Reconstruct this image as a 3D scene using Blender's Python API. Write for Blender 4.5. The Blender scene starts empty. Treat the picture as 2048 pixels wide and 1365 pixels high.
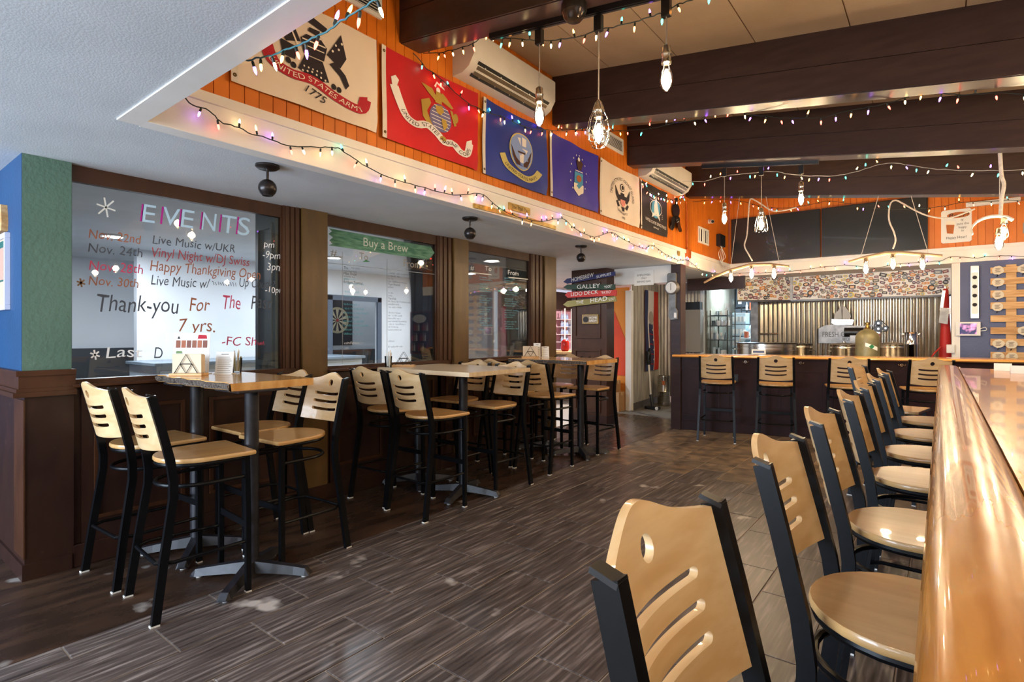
import bpy, math, random
from mathutils import Vector, Matrix, noise
R = random.Random(7)
sc = bpy.context.scene
COL = sc.collection
# ------------------------------------------------------------------ camera
F_PX, CX, HZ = 1100.0, 1024.0, 668.0           # focal length and horizon in 2048x1365 pixels
YAW = math.radians(37.96); SN, CS = math.sin(YAW), math.cos(YAW); EYE = 1.37
cam = bpy.data.cameras.new('camera'); camo = bpy.data.objects.new('camera', cam); COL.objects.link(camo)
cam.sensor_width = 36.0; cam.lens = 36.0*F_PX/2048.0
cam.shift_y = -(682.5-HZ)/2048.0; cam.clip_start = 0.05
camo.location = (0, 0, EYE); camo.rotation_euler = (math.pi/2, 0, YAW)
sc.camera = camo
def ray(u, v):
    a = (u-CX)/F_PX
    return (-SN+CS*a, CS+SN*a, (HZ-v)/F_PX)
def onX(u, v, X):
    d = ray(u, v); t = X/d[0]; return Vector((X, d[1]*t, EYE+d[2]*t))
def onY(u, v, Y):
    d = ray(u, v); t = Y/d[1]; return Vector((d[0]*t, Y, EYE+d[2]*t))
def onZ(u, v, Z):
    d = ray(u, v); t = (Z-EYE)/d[2]; return Vector((d[0]*t, d[1]*t, Z))
# ------------------------------------------------------------------ world, light, exposure
w = bpy.data.worlds.new('world'); sc.world = w; w.use_nodes = True
w.node_tree.nodes['Background'].inputs[0].default_value = (0.80, 0.88, 1.0, 1)
w.node_tree.nodes['Background'].inputs[1].default_value = 0.9
vs = sc.view_settings; vs.view_transform = 'Standard'; vs.look = 'None'; vs.exposure = 1.0; vs.gamma = 1; vs.use_curve_mapping = False
def area(name, loc, rot, sx, sy, power, col):
    l = bpy.data.lights.new(name, 'AREA'); l.shape = 'RECTANGLE'; l.size = sx; l.size_y = sy; l.energy = power; l.color = col
    o = bpy.data.objects.new(name, l); COL.objects.link(o); o.location = loc; o.rotation_euler = rot; return o
def point(name, loc, power, col=(1, 0.78, 0.50), r=0.03, parent=None):
    l = bpy.data.lights.new(name, 'POINT'); l.energy = power; l.color = col; l.shadow_soft_size = r
    o = bpy.data.objects.new(name, l); COL.objects.link(o); o.location = loc
    if parent: o.parent = parent
    return o
# daylight through assumed storefront windows behind the photographer
area('assumed_storefront_daylight', (-3.7, -3.3, 1.55), (math.radians(90), 0, 0), 4.6, 1.7, 250, (0.66, 0.81, 1.0))
# ------------------------------------------------------------------ materials
def lin(h):
    h = h.lstrip('#'); c = [int(h[i:i+2], 16)/255 for i in (0, 2, 4)]
    return tuple((x/12.92 if x <= .04045 else ((x+.055)/1.055)**2.4) for x in c)+(1,)
MATS = {}
def mat(name, col, rough=.5, metal=0, emit=0, coat=0, spec=.5):
    if name in MATS: return MATS[name]
    m = bpy.data.materials.new(name); m.use_nodes = True; b = m.node_tree.nodes['Principled BSDF']
    c = lin(col) if isinstance(col, str) else col
    b.inputs['Base Color'].default_value = c; b.inputs['Roughness'].default_value = rough; b.inputs['Metallic'].default_value = metal
    b.inputs['Coat Weight'].default_value = coat; b.inputs['Specular IOR Level'].default_value = spec
    if emit: b.inputs['Emission Color'].default_value = c; b.inputs['Emission Strength'].default_value = emit
    MATS[name] = m; return m
def nd(m, t, **k):
    n = m.node_tree.nodes.new(t)
    for a, v in k.items():
        if a.startswith('i_'):
            key = a[2:]; n.inputs[int(key) if key.isdigit() else key.replace('_', ' ')].default_value = v
        else: setattr(n, a, v)
    return n
def lk(m, a, b): m.node_tree.links.new(a, b)
def texmat(name, c1, c2, scale=(1, 1, 1), nscale=5, detail=4, rough=.5, metal=0, bump=0, coord='Object', rnd=0, lo=.35, hi=.65, coat=0, c3=None, spots=None, bscale=None, roughvar=0, spec=.5):
    """two-tone noise material; scale stretches the noise, rnd varies brightness per object"""
    if name in MATS: return MATS[name]
    m = mat(name, c1, rough, metal, coat=coat, spec=spec); b = m.node_tree.nodes['Principled BSDF']
    if coord == 'World': co = nd(m, 'ShaderNodeNewGeometry').outputs['Position']
    else: co = nd(m, 'ShaderNodeTexCoord').outputs['Object']
    mp = nd(m, 'ShaderNodeMapping'); mp.inputs['Scale'].default_value = scale; lk(m, co, mp.inputs['Vector'])
    if rnd:
        oi = nd(m, 'ShaderNodeObjectInfo'); cb = nd(m, 'ShaderNodeCombineXYZ')
        mu = nd(m, 'ShaderNodeMath', operation='MULTIPLY'); mu.inputs[1].default_value = 37.0
        lk(m, oi.outputs['Random'], mu.inputs[0])
        for q in range(3): lk(m, mu.outputs[0], cb.inputs[q])
        lk(m, cb.outputs[0], mp.inputs['Location'])
    n = nd(m, 'ShaderNodeTexNoise'); n.inputs['Scale'].default_value = nscale; n.inputs['Detail'].default_value = detail
    lk(m, mp.outputs[0], n.inputs['Vector'])
    r = nd(m, 'ShaderNodeValToRGB'); e = r.color_ramp.elements
    e[0].position = lo; e[1].position = hi; e[0].color = lin(c1); e[1].color = lin(c2)
    if c3: x = e.new((lo+hi)/2); x.color = lin(c3)
    lk(m, n.outputs['Fac'], r.inputs[0]); out = r.outputs[0]
    if rnd:
        hs = nd(m, 'ShaderNodeHueSaturation'); mr = nd(m, 'ShaderNodeMapRange')
        mr.inputs[3].default_value = 1-rnd; mr.inputs[4].default_value = 1+rnd
        lk(m, oi.outputs['Random'], mr.inputs[0]); lk(m, mr.outputs[0], hs.inputs['Value']); lk(m, out, hs.inputs['Color']); out = hs.outputs[0]
    if spots:
        col, sscale, th = spots
        g = nd(m, 'ShaderNodeNewGeometry'); n2 = nd(m, 'ShaderNodeTexNoise'); n2.inputs['Scale'].default_value = sscale; n2.inputs['Detail'].default_value = 3
        lk(m, g.outputs['Position'], n2.inputs['Vector'])
        r2 = nd(m, 'ShaderNodeValToRGB'); r2.color_ramp.elements[0].position = th; r2.color_ramp.elements[1].position = th+.06
        lk(m, n2.outputs['Fac'], r2.inputs[0])
        mx = nd(m, 'ShaderNodeMix', data_type='RGBA'); lk(m, r2.outputs[0], mx.inputs[0]); lk(m, out, mx.inputs[6]); mx.inputs[7].default_value = lin(col); out = mx.outputs[2]
    lk(m, out, b.inputs['Base Color'])
    if roughvar:
        mr2 = nd(m, 'ShaderNodeMapRange'); mr2.inputs[3].default_value = rough-roughvar; mr2.inputs[4].default_value = rough+roughvar
        lk(m, n.outputs['Fac'], mr2.inputs[0]); lk(m, mr2.outputs[0], b.inputs['Roughness'])
    if bump:
        bp = nd(m, 'ShaderNodeBump'); bp.inputs['Strength'].default_value = bump; bp.inputs['Distance'].default_value = .01
        if bscale:
            n3 = nd(m, 'ShaderNodeTexNoise'); n3.inputs['Scale'].default_value = bscale; n3.inputs['Detail'].default_value = 2
            lk(m, co, n3.inputs['Vector']); lk(m, n3.outputs['Fac'], bp.inputs['Height'])
        else: lk(m, n.outputs['Fac'], bp.inputs['Height'])
        lk(m, bp.outputs[0], b.inputs['Normal'])
    return m
def glassmat(name, tint=(1, 1, 1, 1), refl=1.0):
    if name in MATS: return MATS[name]
    m = bpy.data.materials.new(name); m.use_nodes = True; nt = m.node_tree; nt.nodes.clear()
    o = nd(m, 'ShaderNodeOutputMaterial'); tr = nd(m, 'ShaderNodeBsdfTransparent'); tr.inputs[0].default_value = tint
    gl = nd(m, 'ShaderNodeBsdfGlossy'); gl.inputs['Roughness'].default_value = .01
    fr = nd(m, 'ShaderNodeFresnel'); fr.inputs[0].default_value = 1.5
    mu = nd(m, 'ShaderNodeMath', operation='MULTIPLY'); mu.inputs[1].default_value = refl; lk(m, fr.outputs[0], mu.inputs[0])
    mx = nd(m, 'ShaderNodeMixShader'); lk(m, mu.outputs[0], mx.inputs[0]); lk(m, tr.outputs[0], mx.inputs[1]); lk(m, gl.outputs[0], mx.inputs[2])
    lk(m, mx.outputs[0], o.inputs[0]); MATS[name] = m; return m
M_plaster = texmat('low_ceiling_plaster', '#cbd0d4', '#d3d8dc', nscale=3, rough=.7, bump=.10, bscale=110)
M_white = texmat('white_paint', '#e6e1da', '#eeeae4', nscale=3, rough=.55)
M_whitewall = texmat('far_room_wall', '#dfe3e6', '#e8ebee', nscale=2, rough=.7)
M_orange = texmat('orange_board_paint', '#cf6c14', '#d7771b', nscale=4, rough=.45, rnd=.05)
M_orangeflat = mat('orange_flat_paint', '#d2691a', .5)
M_beam = texmat('dark_beam_paint', '#2f2020', '#3a2927', scale=(1, 6, 6), nscale=4, rough=.32, rnd=.05)
M_panel = texmat('ceiling_panel', '#b9a184', '#c4ad90', nscale=3, rough=.7, rnd=.04, bump=.1, bscale=90)
M_brown = texmat('brown_woodwork_paint', '#3a1f0f', '#472815', scale=(3, 3, 1), nscale=3, rough=.38, roughvar=.06, spec=.35)
M_pil = texmat('bronze_pilaster_paint', '#523a1a', '#5f4520', scale=(2, 2, .6), nscale=6, rough=.35)
M_wains = texmat('dark_wainscot_paint', '#28150f', '#321b12', scale=(3, 3, 1), nscale=3, rough=.4, spec=.35, spots=('#4a3428', 9, .72))
M_green = texmat('green_plaster', '#4c6b5d', '#567465', nscale=2, rough=.6, bump=.35, bscale=45)
M_blue = texmat('blue_plaster', '#08385f', '#0b3f69', nscale=2, rough=.55, bump=.25, bscale=45)
M_navy = texmat('slate_blue_wall_paint', '#50597c', '#596286', nscale=2, rough=.6, bump=.2, bscale=50)
M_greyp = texmat('grey_green_panel_paint', '#5f6763', '#69716c', nscale=2, rough=.45)
M_grout = mat('grout', '#a39587', .8)
M_tile = texmat('wood_look_tile', '#352d2a', '#9a8d85', scale=(34, 2.0, 1), nscale=1.6, detail=6, rough=.34, rnd=.14, lo=.30, hi=.78, c3='#584d48', bump=.12, spots=('#b5aba2', 3.1, .67), roughvar=.08)
M_slate = texmat('mottled_slate_tile', '#4d4034', '#95795a', nscale=7, detail=6, rough=.32, rnd=.16, lo=.32, hi=.70, c3='#716150', bump=.12)
M_stain = texmat('stained_dark_floor', '#2d2019', '#4a3527', scale=(5, 1, 1), nscale=2.2, detail=6, rough=.28, coord='World', c3='#38281f', bump=.1, spots=('#8d857e', 3.4, .68), roughvar=.08)
M_carpet = texmat('grey_vinyl', '#6d665c', '#7b7469', nscale=9, rough=.8)
M_ply = texmat('maple_plywood', '#c9a372', '#d8b88a', scale=(1.2, 14, 14), nscale=2.0, detail=5, rough=.33, rnd=.05, coat=.25)
M_seat = texmat('maple_seat', '#c2935a', '#d0a56c', scale=(12, 1.5, 4), nscale=2.0, detail=5, rough=.30, rnd=.06, coat=.4)
M_black = texmat('black_powder_coat', '#07080a', '#0b0c0f', nscale=60, rough=.33, spec=.2)
M_glide = mat('white_nylon', '#d8d4cc', .5)
M_bar = texmat('lacquered_bar_wood', '#8f5214', '#bb7c33', scale=(7, .8, 2), nscale=2.2, detail=6, rough=.25, c3='#a5661f', coat=.45, bump=.10, bscale=9, coord='World')
M_oak = texmat('honey_oak_edge', '#c98a45', '#dda560', scale=(1, 9, 9), nscale=2.2, rough=.25, coat=.5)
M_barface = texmat('aubergine_bar_paint', '#29171a', '#311d20', scale=(3, 3, 1), nscale=3, rough=.5, spec=.2)
M_slab = texmat('live_edge_slab_wood', '#c98f4c', '#dfae6e', scale=(1, 8, 3), nscale=2.2, rough=.22, coat=.5, c3='#d39d5b')
M_bark = texmat('bark_edge', '#2b2320', '#75685c', nscale=90, detail=3, rough=.9, bump=.6)
M_pale = texmat('pale_butcher_block', '#cfb592', '#e0caa8', scale=(1.5, 10, 3), nscale=2.2, rough=.28, coat=.3)
M_iron = texmat('black_cast_iron', '#17161a', '#26242a', nscale=25, rough=.42)
M_steel = texmat('brushed_steel', '#b7b2a9', '#d2cdc4', scale=(1, 1, 12), nscale=6, rough=.22, metal=1)
M_galv = texmat('galvanised_corrugated_metal', '#a49b8c', '#cfc7b8', scale=(1, 1, .4), nscale=4, rough=.26, metal=.9)
M_galvw = texmat('weathered_corrugated_metal', '#8d8a84', '#c4c1b9', scale=(6, 6, .5), nscale=3, rough=.5, metal=.35)
M_chrome = mat('polished_chrome', '#d8d8da', .08, 1)
M_gun = texmat('weathered_zinc', '#6d6a68', '#8b8884', nscale=9, rough=.4, metal=.7)
M_blackp = mat('black_plastic', '#121214', .35)
M_bronze = mat('dark_bronze', '#2b2523', .30, .5)
M_whitep = mat('white_plastic', '#e4e2dd', .35)
M_paper = mat('white_paper', '#f0eee8', .7)
M_ink = mat('black_ink', '#1c1a1c', .7)
M_screen = mat('television_screen', '#2c2f33', .22, 0, 0, .3)
M_rope = texmat('white_rope', '#cdbfae', '#e0d5c6', nscale=40, rough=.9)
M_drift = texmat('driftwood', '#8d6f52', '#b79873', scale=(1, 8, 8), nscale=5, rough=.8, bump=.3)
M_gold = texmat('gilt_wood', '#9c7d3a', '#c7a65b', nscale=12, rough=.4, metal=.3)
M_pallet = texmat('pallet_pine', '#b8874f', '#dcb580', scale=(1.2, 6, 9), nscale=3, detail=5, rough=.6, rnd=.08, c3='#cda06a')
M_glass = glassmat('window_glass', (.96, .98, .98, 1), .9)
M_clear = glassmat('clear_glass', (.93, .95, .95, 1), 1.3)
M_bulbglass = glassmat('bulb_glass', (1, .96, .88, 1), .8)
M_fil = mat('glowing_filament', (1, .70, .36, 1), .5, 0, 60)
M_wire = mat('dark_green_wire', '#14231d', .5)
# ------------------------------------------------------------------ mesh builder
class MB:
    def __init__(s): s.v = []; s.f = []
    def add(s, vs, fs):
        n = len(s.v); s.v += [tuple(p) for p in vs]; s.f += [tuple(i+n for i in f) for f in fs]; return s
    def box(s, x0, x1, y0, y1, z0, z1, bev=0):
        if bev:
            b = bev; pts = []
            for z, k in ((z0, b), (z0+b, 0), (z1-b, 0), (z1, b)):
                pts += [(x0+k, y0+b if k == 0 else y0+k, z), (x1-k, y0+k if k else y0+b, z), (x1-k, y1-k if k else y1-b, z), (x0+k, y1-k if k else y1-b, z)]
            # simple chamfer on the horizontal edges only
            pts = []
            for z, k in ((z0, b), (z0+b, 0), (z1-b, 0), (z1, b)):
                pts += [(x0+k, y0+k, z), (x1-k, y0+k, z), (x1-k, y1-k, z), (x0+k, y1-k, z)]
            fs = [(3, 2, 1, 0), (12, 13, 14, 15)]
            for r in range(3):
                for q in range(4):
                    a = r*4+q; c = r*4+(q+1) % 4; fs.append((a, c, c+4, a+4))
            return s.add(pts, fs)
        return s.add([(x0, y0, z0), (x1, y0, z0), (x1, y1, z0), (x0, y1, z0), (x0, y0, z1), (x1, y0, z1), (x1, y1, z1), (x0, y1, z1)],
                     [(3, 2, 1, 0), (4, 5, 6, 7), (0, 1, 5, 4), (1, 2, 6, 5), (2, 3, 7, 6), (3, 0, 4, 7)])
    def obox(s, c, ax, ay, az):
        """box from centre and three half-axis vectors"""
        c = Vector(c); ax = Vector(ax); ay = Vector(ay); az = Vector(az); p = []
        for k in (-1, 1):
            for (i, j) in ((-1, -1), (1, -1), (1, 1), (-1, 1)): p.append(c+ax*i+ay*j+az*k)
        return s.add(p, [(3, 2, 1, 0), (4, 5, 6, 7), (0, 1, 5, 4), (1, 2, 6, 5), (2, 3, 7, 6), (3, 0, 4, 7)])
    def loft(s, rings, closed=True, caps=True):
        n = len(rings[0]); m = len(s.v)
        for r in rings: s.v += [tuple(p) for p in r]
        for i in range(len(rings)-1):
            for j in range(n if closed else n-1):
                a = m+i*n+j; b = m+i*n+(j+1) % n; s.f.append((a, b, b+n, a+n))
        if caps: s.f.append(tuple(m+j for j in reversed(range(n)))); s.f.append(tuple(m+(len(rings)-1)*n+j for j in range(n)))
        return s
    def tube(s, pts, r, n=8, closed=False):
        pts = [Vector(p) for p in pts]; rings = []; L = len(pts); up = None
        for i, p in enumerate(pts):
            if closed: d = (pts[(i+1) % L]-pts[i-1])
            else: d = (pts[min(i+1, L-1)]-pts[max(i-1, 0)])
            d.normalize()
            if up is None: up = Vector((0, 0, 1)) if abs(d.z) < .9 else Vector((1, 0, 0))
            a = d.cross(up)
            if a.length < 1e-5: a = d.orthogonal()
            a.normalize(); b = a.cross(d); up = b
            rr = r[i] if isinstance(r, (list, tuple)) else r
            rings.append([p+(a*math.cos(2*math.pi*k/n)+b*math.sin(2*math.pi*k/n))*rr for k in range(n)])
        if closed: rings.append(rings[0])
        return s.loft(rings, True, not closed)
    def cyl(s, p0, p1, r, n=16, r1=None): return s.tube([p0, p1], [r, r if r1 is None else r1], n)
    def lathe(s, prof, c=(0, 0, 0), n=20, axis='Z', hole=False):
        rings = []
        if hole: prof = list(prof)+[prof[0]]
        for (r, h) in prof:
            rg = []
            for k in range(n):
                a = 2*math.pi*k/n; x = r*math.cos(a); y = r*math.sin(a)
                p = (x, y, h) if axis == 'Z' else ((x, h, y) if axis == 'Y' else (h, x, y))
                rg.append((c[0]+p[0], c[1]+p[1], c[2]+p[2]))
            rings.append(rg)
        return s.loft(rings, True, not hole)
    def prism(s, poly, fn, th):
        """flat polygon (2D list) mapped with fn(s,t,depth) and given thickness"""
        n = len(poly); m = len(s.v)
        s.v += [tuple(fn(a, b, 0)) for a, b in poly]+[tuple(fn(a, b, th)) for a, b in poly]
        s.f.append(tuple(m+n+j for j in range(n))); s.f.append(tuple(m+j for j in reversed(range(n))))
        for j in range(n): k = (j+1) % n; s.f.append((m+j, m+k, m+n+k, m+n+j))
        return s
    def rectsweep(s, path, w, d):
        """rectangular bar swept along a path lying roughly in a plane x=const; w along x, d across"""
        rings = []; L = len(path); P = [Vector(p) for p in path]
        for i, p in enumerate(P):
            t = (P[min(i+1, L-1)]-P[max(i-1, 0)]).normalized(); x = Vector((1, 0, 0)); x = (x-t*x.dot(t)).normalized(); y = t.cross(x)
            rings.append([p+x*w/2+y*d/2, p-x*w/2+y*d/2, p-x*w/2-y*d/2, p+x*w/2-y*d/2])
        return s.loft(rings)
    def mesh(s, name, m, smooth=False, angle=None):
        me = bpy.data.meshes.new(name); me.from_pydata(s.v, [], s.f); me.validate(); me.update()
        import bmesh
        bm = bmesh.new(); bm.from_mesh(me); bmesh.ops.recalc_face_normals(bm, faces=bm.faces); bm.to_mesh(me); bm.free()
        if m: me.materials.append(m)
        if smooth:
            me.polygons.foreach_set('use_smooth', [True]*len(me.polygons))
            try: me.set_sharp_from_angle(angle=math.radians(angle or 40))
            except Exception: pass
        return me
    def build(s, name, m, parent=None, smooth=False, local=False, label=None, cat=None, group=None, kind=None, angle=None):
        """link as one mesh object; vertices are world coordinates unless local (then parent space)"""
        xs = [p[0] for p in s.v]; ys = [p[1] for p in s.v]; zs = [p[2] for p in s.v]
        c = Vector(((min(xs)+max(xs))/2, (min(ys)+max(ys))/2, min(zs)))
        s.v = [(p[0]-c.x, p[1]-c.y, p[2]-c.z) for p in s.v]
        o = bpy.data.objects.new(name, s.mesh(name, m, smooth, angle)); COL.objects.link(o)
        base = Vector((0, 0, 0))
        if parent is not None:
            o.parent = parent
            if not local:
                q = parent
                while q is not None: base += q.location; q = q.parent
        o.location = c-base
        tag(o, label, cat, group, kind); return o
def tag(o, label=None, cat=None, group=None, kind=None):
    if label: o['label'] = label
    if cat: o['category'] = cat
    if group: o['group'] = group
    if kind: o['kind'] = kind
    return o
def empty(name, loc, label=None, cat=None, group=None, kind=None, rz=0):
    o = bpy.data.objects.new(name, None); COL.objects.link(o); o.location = loc; o.rotation_euler = (0, 0, rz); o.empty_display_size = .1
    return tag(o, label, cat, group, kind)
def inst(me_obj, name, loc, parent=None, rot=None, scale=None):
    """copy that shares mesh data (loc in parent space)"""
    o = me_obj.copy(); COL.objects.link(o); o.name = name; o.parent = parent; o.location = loc
    if rot: o.rotation_euler = rot
    if scale: o.scale = scale
    return o
def copy_tree(o, parent=None):
    c = o.copy(); COL.objects.link(c); c.parent = parent
    for ch in o.children: copy_tree(ch, c)
    return c
_fc = {}
def glyphs(txt):
    """2D triangles of a text line, normalised: x from 0 to width, y from baseline, cap height 1"""
    if txt in _fc: return _fc[txt]
    cu = bpy.data.curves.new('t', 'FONT'); cu.body = txt; cu.size = 1.0; cu.resolution_u = 3
    o = bpy.data.objects.new('t', cu); COL.objects.link(o)
    me = bpy.data.meshes.new_from_object(o.evaluated_get(bpy.context.evaluated_depsgraph_get()))
    vs = [(v.co.x, v.co.y) for v in me.vertices]; fs = [tuple(p.vertices) for p in me.polygons]
    bpy.data.objects.remove(o); bpy.data.curves.remove(cu); bpy.data.meshes.remove(me)
    x0 = min(v[0] for v in vs); x1 = max(v[0] for v in vs)
    _fc[txt] = ([((v[0]-x0), v[1]/.69) for v in vs], fs, x1-x0); return _fc[txt]
def lettering(txt, fn, width, height, m, parent, name='lettering', slant=0, jit=0, label=None):
    """text mapped with fn(s,t) -> world point, s in 0..width, t in 0..height (cap height)"""
    vs, fs, wd = glyphs(txt); k = width/wd; b = MB()
    b.v = [tuple(fn(x*k+slant*y*height, y*height+jit*math.sin(x*5.1+len(txt))*height)) for x, y in vs]; b.f = list(fs)
    return b.build(name, m, parent, label=label)
def scribble(fn, width, h, m, parent, name='handwriting', n=None, seed=0, th=None):
    """illegible handwriting: a looping ribbon"""
    r = random.Random(seed); n = n or max(6, int(width/h*2.2)); th = th or h*.14; b = MB(); pts = []
    for i in range(n*3):
        x = width*i/(n*3-1)
        if r.random() < .06: pts.append(None); continue
        pts.append((x, h*(.5+.5*math.sin(i*2.1+r.random()*1.2))*(.5+.5*r.random())))
    for p, q in zip(pts, pts[1:]):
        if p and q: b.add([fn(p[0], p[1]), fn(q[0], q[1]), fn(q[0]+th*.5, q[1]+th), fn(p[0]+th*.5, p[1]+th)], [(0, 1, 2, 3)])
    return b.build(name, m, parent)
# ================================================================== SETTING
XW, XF, ZS, ZT = -4.0, -2.93, 2.37, 2.59     # window wall, fascia plane, low ceiling, top of fascia
YB = 9.95                                    # rear orange wall
SL = .145
def zbeam(x): return 3.37-SL*(x-XF)          # underside of the sloping beams
S = 'structure'
# floor: slab with individual tiles
fl = MB().box(-9, 4.2, -4, 13.2, -.12, -.004).build('floor', M_grout, kind=S)
MB().box(-9, -3.04, -4, 8.6, -.004, 0).build('stained_floor', M_stain, fl)
MB().add([(-4.35, 8.6, 0), (-3.04, 8.6, 0), (-3.04, 8.27, 0), (-4.35, 9.02, 0)], [(0, 1, 2, 3)])
MB().box(-9, -3.04, 8.6, 13.2, -.004, -.001).build('vinyl_floor', M_carpet, fl)
MB().box(-3.04, 4.2, 8.3, 13.2, -.004, -.001).build('vinyl_floor', M_carpet, fl)
MB().box(-9, -4.45, .95, 9.0, 0, .004).build('far_room_bounce_floor', mat('pale_bounce_layer', '#b7ada0', .5), fl)  # pale layer added over the dark floor to bounce light upward
MB().box(.35, 4.2, -4, 8.3, -.004, -.001).build('service_floor', M_carpet, fl)
MB().obox((-3.86, 8.72, .004), (.53, -.31, 0), (.012, .02, 0), (0, 0, .004)).build('threshold_strip', M_gun, fl)
g = .007
tile0 = MB().box(-.1525+g/2, .1525-g/2, -.305+g/2, .305-g/2, -.01, 0, .0015).build('floor_tile', M_tile, fl)
half0 = MB().box(-.076+g/2, .076-g/2, -.305+g/2, .305-g/2, -.01, 0, .0015).build('floor_tile', M_tile, fl)
sq0 = MB().box(-.1525+g/2, .1525-g/2, -.1525+g/2, .1525-g/2, -.01, 0, .0015).build('slate_tile', M_slate, fl)
first = {}
def place(src, x, y):
    z = -.01+.12
    if src.name not in first: first[src.name] = 1; src.location = (x-fl.location.x, y-fl.location.y, -.01-fl.location.z); return
    inst(src, src.name.split('.')[0], (x-fl.location.x, y-fl.location.y, -.01-fl.location.z), fl)
for r in range(-1, 11):
    xc = -2.965 if r < 0 else -2.89+.1525+.305*r
    off = .99 if r % 2 == 0 else 1.295
    y = off-.305-.61*6
    while y < 5.55:
        if y > -.6: place(half0 if r < 0 else tile0, xc, y)
        y += .61
    y0 = y-.305
    q = y0+.1525
    while q < 8.3:
        if not (r < 0): place(sq0, xc, q)
        else: place(sq0, xc-.0, q) if False else None
        q += .305
MB().box(-3.04, -2.89, 5.3, 8.3, -.01, -.0005).build('slate_border', M_slate, fl)
# low ceiling (one slab per arm of the L) with corner bead
cl = MB().box(-9, 4.2, -4, .98, ZS, ZS+.12).box(-9, XF-.02, .98, 9.9, ZS, ZS+.12).build('ceiling_low', M_plaster, kind=S)
MB().box(XF-.09, 4.2, .885, .98, ZS-.006, ZS).build('corner_bead', M_white, cl)
MB().box(XF-.10, XF-.002, .98, 9.9, ZS-.006, ZS).build('corner_bead', M_white, cl)
MB().box(-3.9, XF, 9.9, 10.75, ZS, ZS+.12).box(XF, 2.6, YB+.04, 10.85, ZS, ZS+.1).build('ceiling_rear', M_white, kind=S)
MB().box(-9, -3.2, 9.9, 13.2, 2.45, 2.55).build('ceiling_store', M_whitewall, kind=S)
# white fascia and ledge along the raised ceiling, orange boards above
fa = MB().box(XF-.04, XF, .98, YB, ZS-.004, ZT).build('trim_1', M_white, kind=S)
MB().box(XF-.02, XF+.018, .98, YB, ZT-.05, ZT).build('ledge', M_white, fa)
fb = MB().box(XF, 2.6, YB, YB+.04, ZS-.004, ZT).build('trim_2', M_white, kind=S)
MB().box(XF, 2.6, YB-.018, YB+.02, ZT-.05, ZT).build('ledge', M_white, fb)
MB().box(XF, 4.2, .94, .98, ZS, ZT+1.6).build('trim_3', M_white, kind=S)
wu = MB().box(XF-.10, XF-.014, .98, YB+.1, ZT, 4.3).build('wall_left_upper', M_orangeflat, kind=S)
bw = .0793
brd = None; y = 1.0
while y < YB-.02:
    if brd is None:
        brd = MB().box(-.006, .006, -bw/2+.0022, bw/2-.0022, ZT, 4.1).build('wall_board', M_orange, wu)
        brd.location = (XF-.006-wu.location.x, y-wu.location.y, ZT-wu.location.z)
    else: inst(brd, 'wall_board', (XF-.006-wu.location.x, y-wu.location.y, ZT-wu.location.z), wu)
    y += bw
wb = MB().box(XF, 2.6, YB+.014, YB+.1, ZT, 4.3).build('wall_back_upper', M_orangeflat, kind=S)
brd2 = None; x = XF+.04
while x < 2.6:
    if brd2 is None:
        brd2 = MB().box(-bw/2+.0022, bw/2-.0022, -.006, .006, ZT, 4.1).build('wall_board', M_orange, wb)
        brd2.location = (x-wb.location.x, YB+.006-wb.location.y, ZT-wb.location.z)
    else: inst(brd2, 'wall_board', (x-wb.location.x, YB+.006-wb.location.y, ZT-wb.location.z), wb)
    x += bw
# sloping ceiling of separate panels and four boxed beams
def slopebox(mb, x0, x1, y0, y1, d0, d1):
    p = [(x, y, zbeam(x)+d) for d in (d0, d1) for (x, y) in ((x0, y0), (x1, y0), (x1, y1), (x0, y1))]
    return mb.add(p, [(3, 2, 1, 0), (4, 5, 6, 7), (0, 1, 5, 4), (1, 2, 6, 5), (2, 3, 7, 6), (3, 0, 4, 7)])
ce = slopebox(MB(), XF, 4.2, .98, YB+.1, .47, .55).build('ceiling', M_panel, kind=S)
edges = [.98, 2.60, 4.48, 6.07, 7.95, YB]
for i in range(5):
    x = XF
    while x < 4.1:
        slopebox(MB(), x+.004, min(x+.606, 4.2), edges[i]+.003, edges[i+1]-.003, .455, .47).build('ceiling_panel', M_panel, ce); x += .61
for k, yb in enumerate((2.50, 4.38, 5.97, 7.85)):
    e = empty('ceiling_beam', (XF, yb+.095, 3.37), kind=S)
    slopebox(MB(), XF, 4.2, yb+.012, yb+.178, .004, .46).build('core', M_beam, e)
    slopebox(MB(), XF, 4.2, yb, yb+.012, 0, .212).build('lower_board', M_beam, e)
    slopebox(MB(), XF, 4.2, yb, yb+.012, .216, .455).build('upper_board', M_beam, e)
    slopebox(MB(), XF, 4.2, yb+.178, yb+.19, 0, .455).build('rear_board', M_beam, e)
    slopebox(MB(), XF, 4.2, yb+.012, yb+.178, -.004, .004).build('bottom_board', M_beam, e)
# ---- window wall on the left
wl = MB().box(XW-.42, XW-.03, .75, 6.07, 0, 1.06).build('wall_left', M_wains, kind=S)
wins = [(.95, 2.275), (2.646, 3.94), (4.366, 5.55)]
pils = [(2.275, 2.42, 2.646), (3.94, 4.146, 4.366), (5.55, 5.81, 6.07)]
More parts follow.
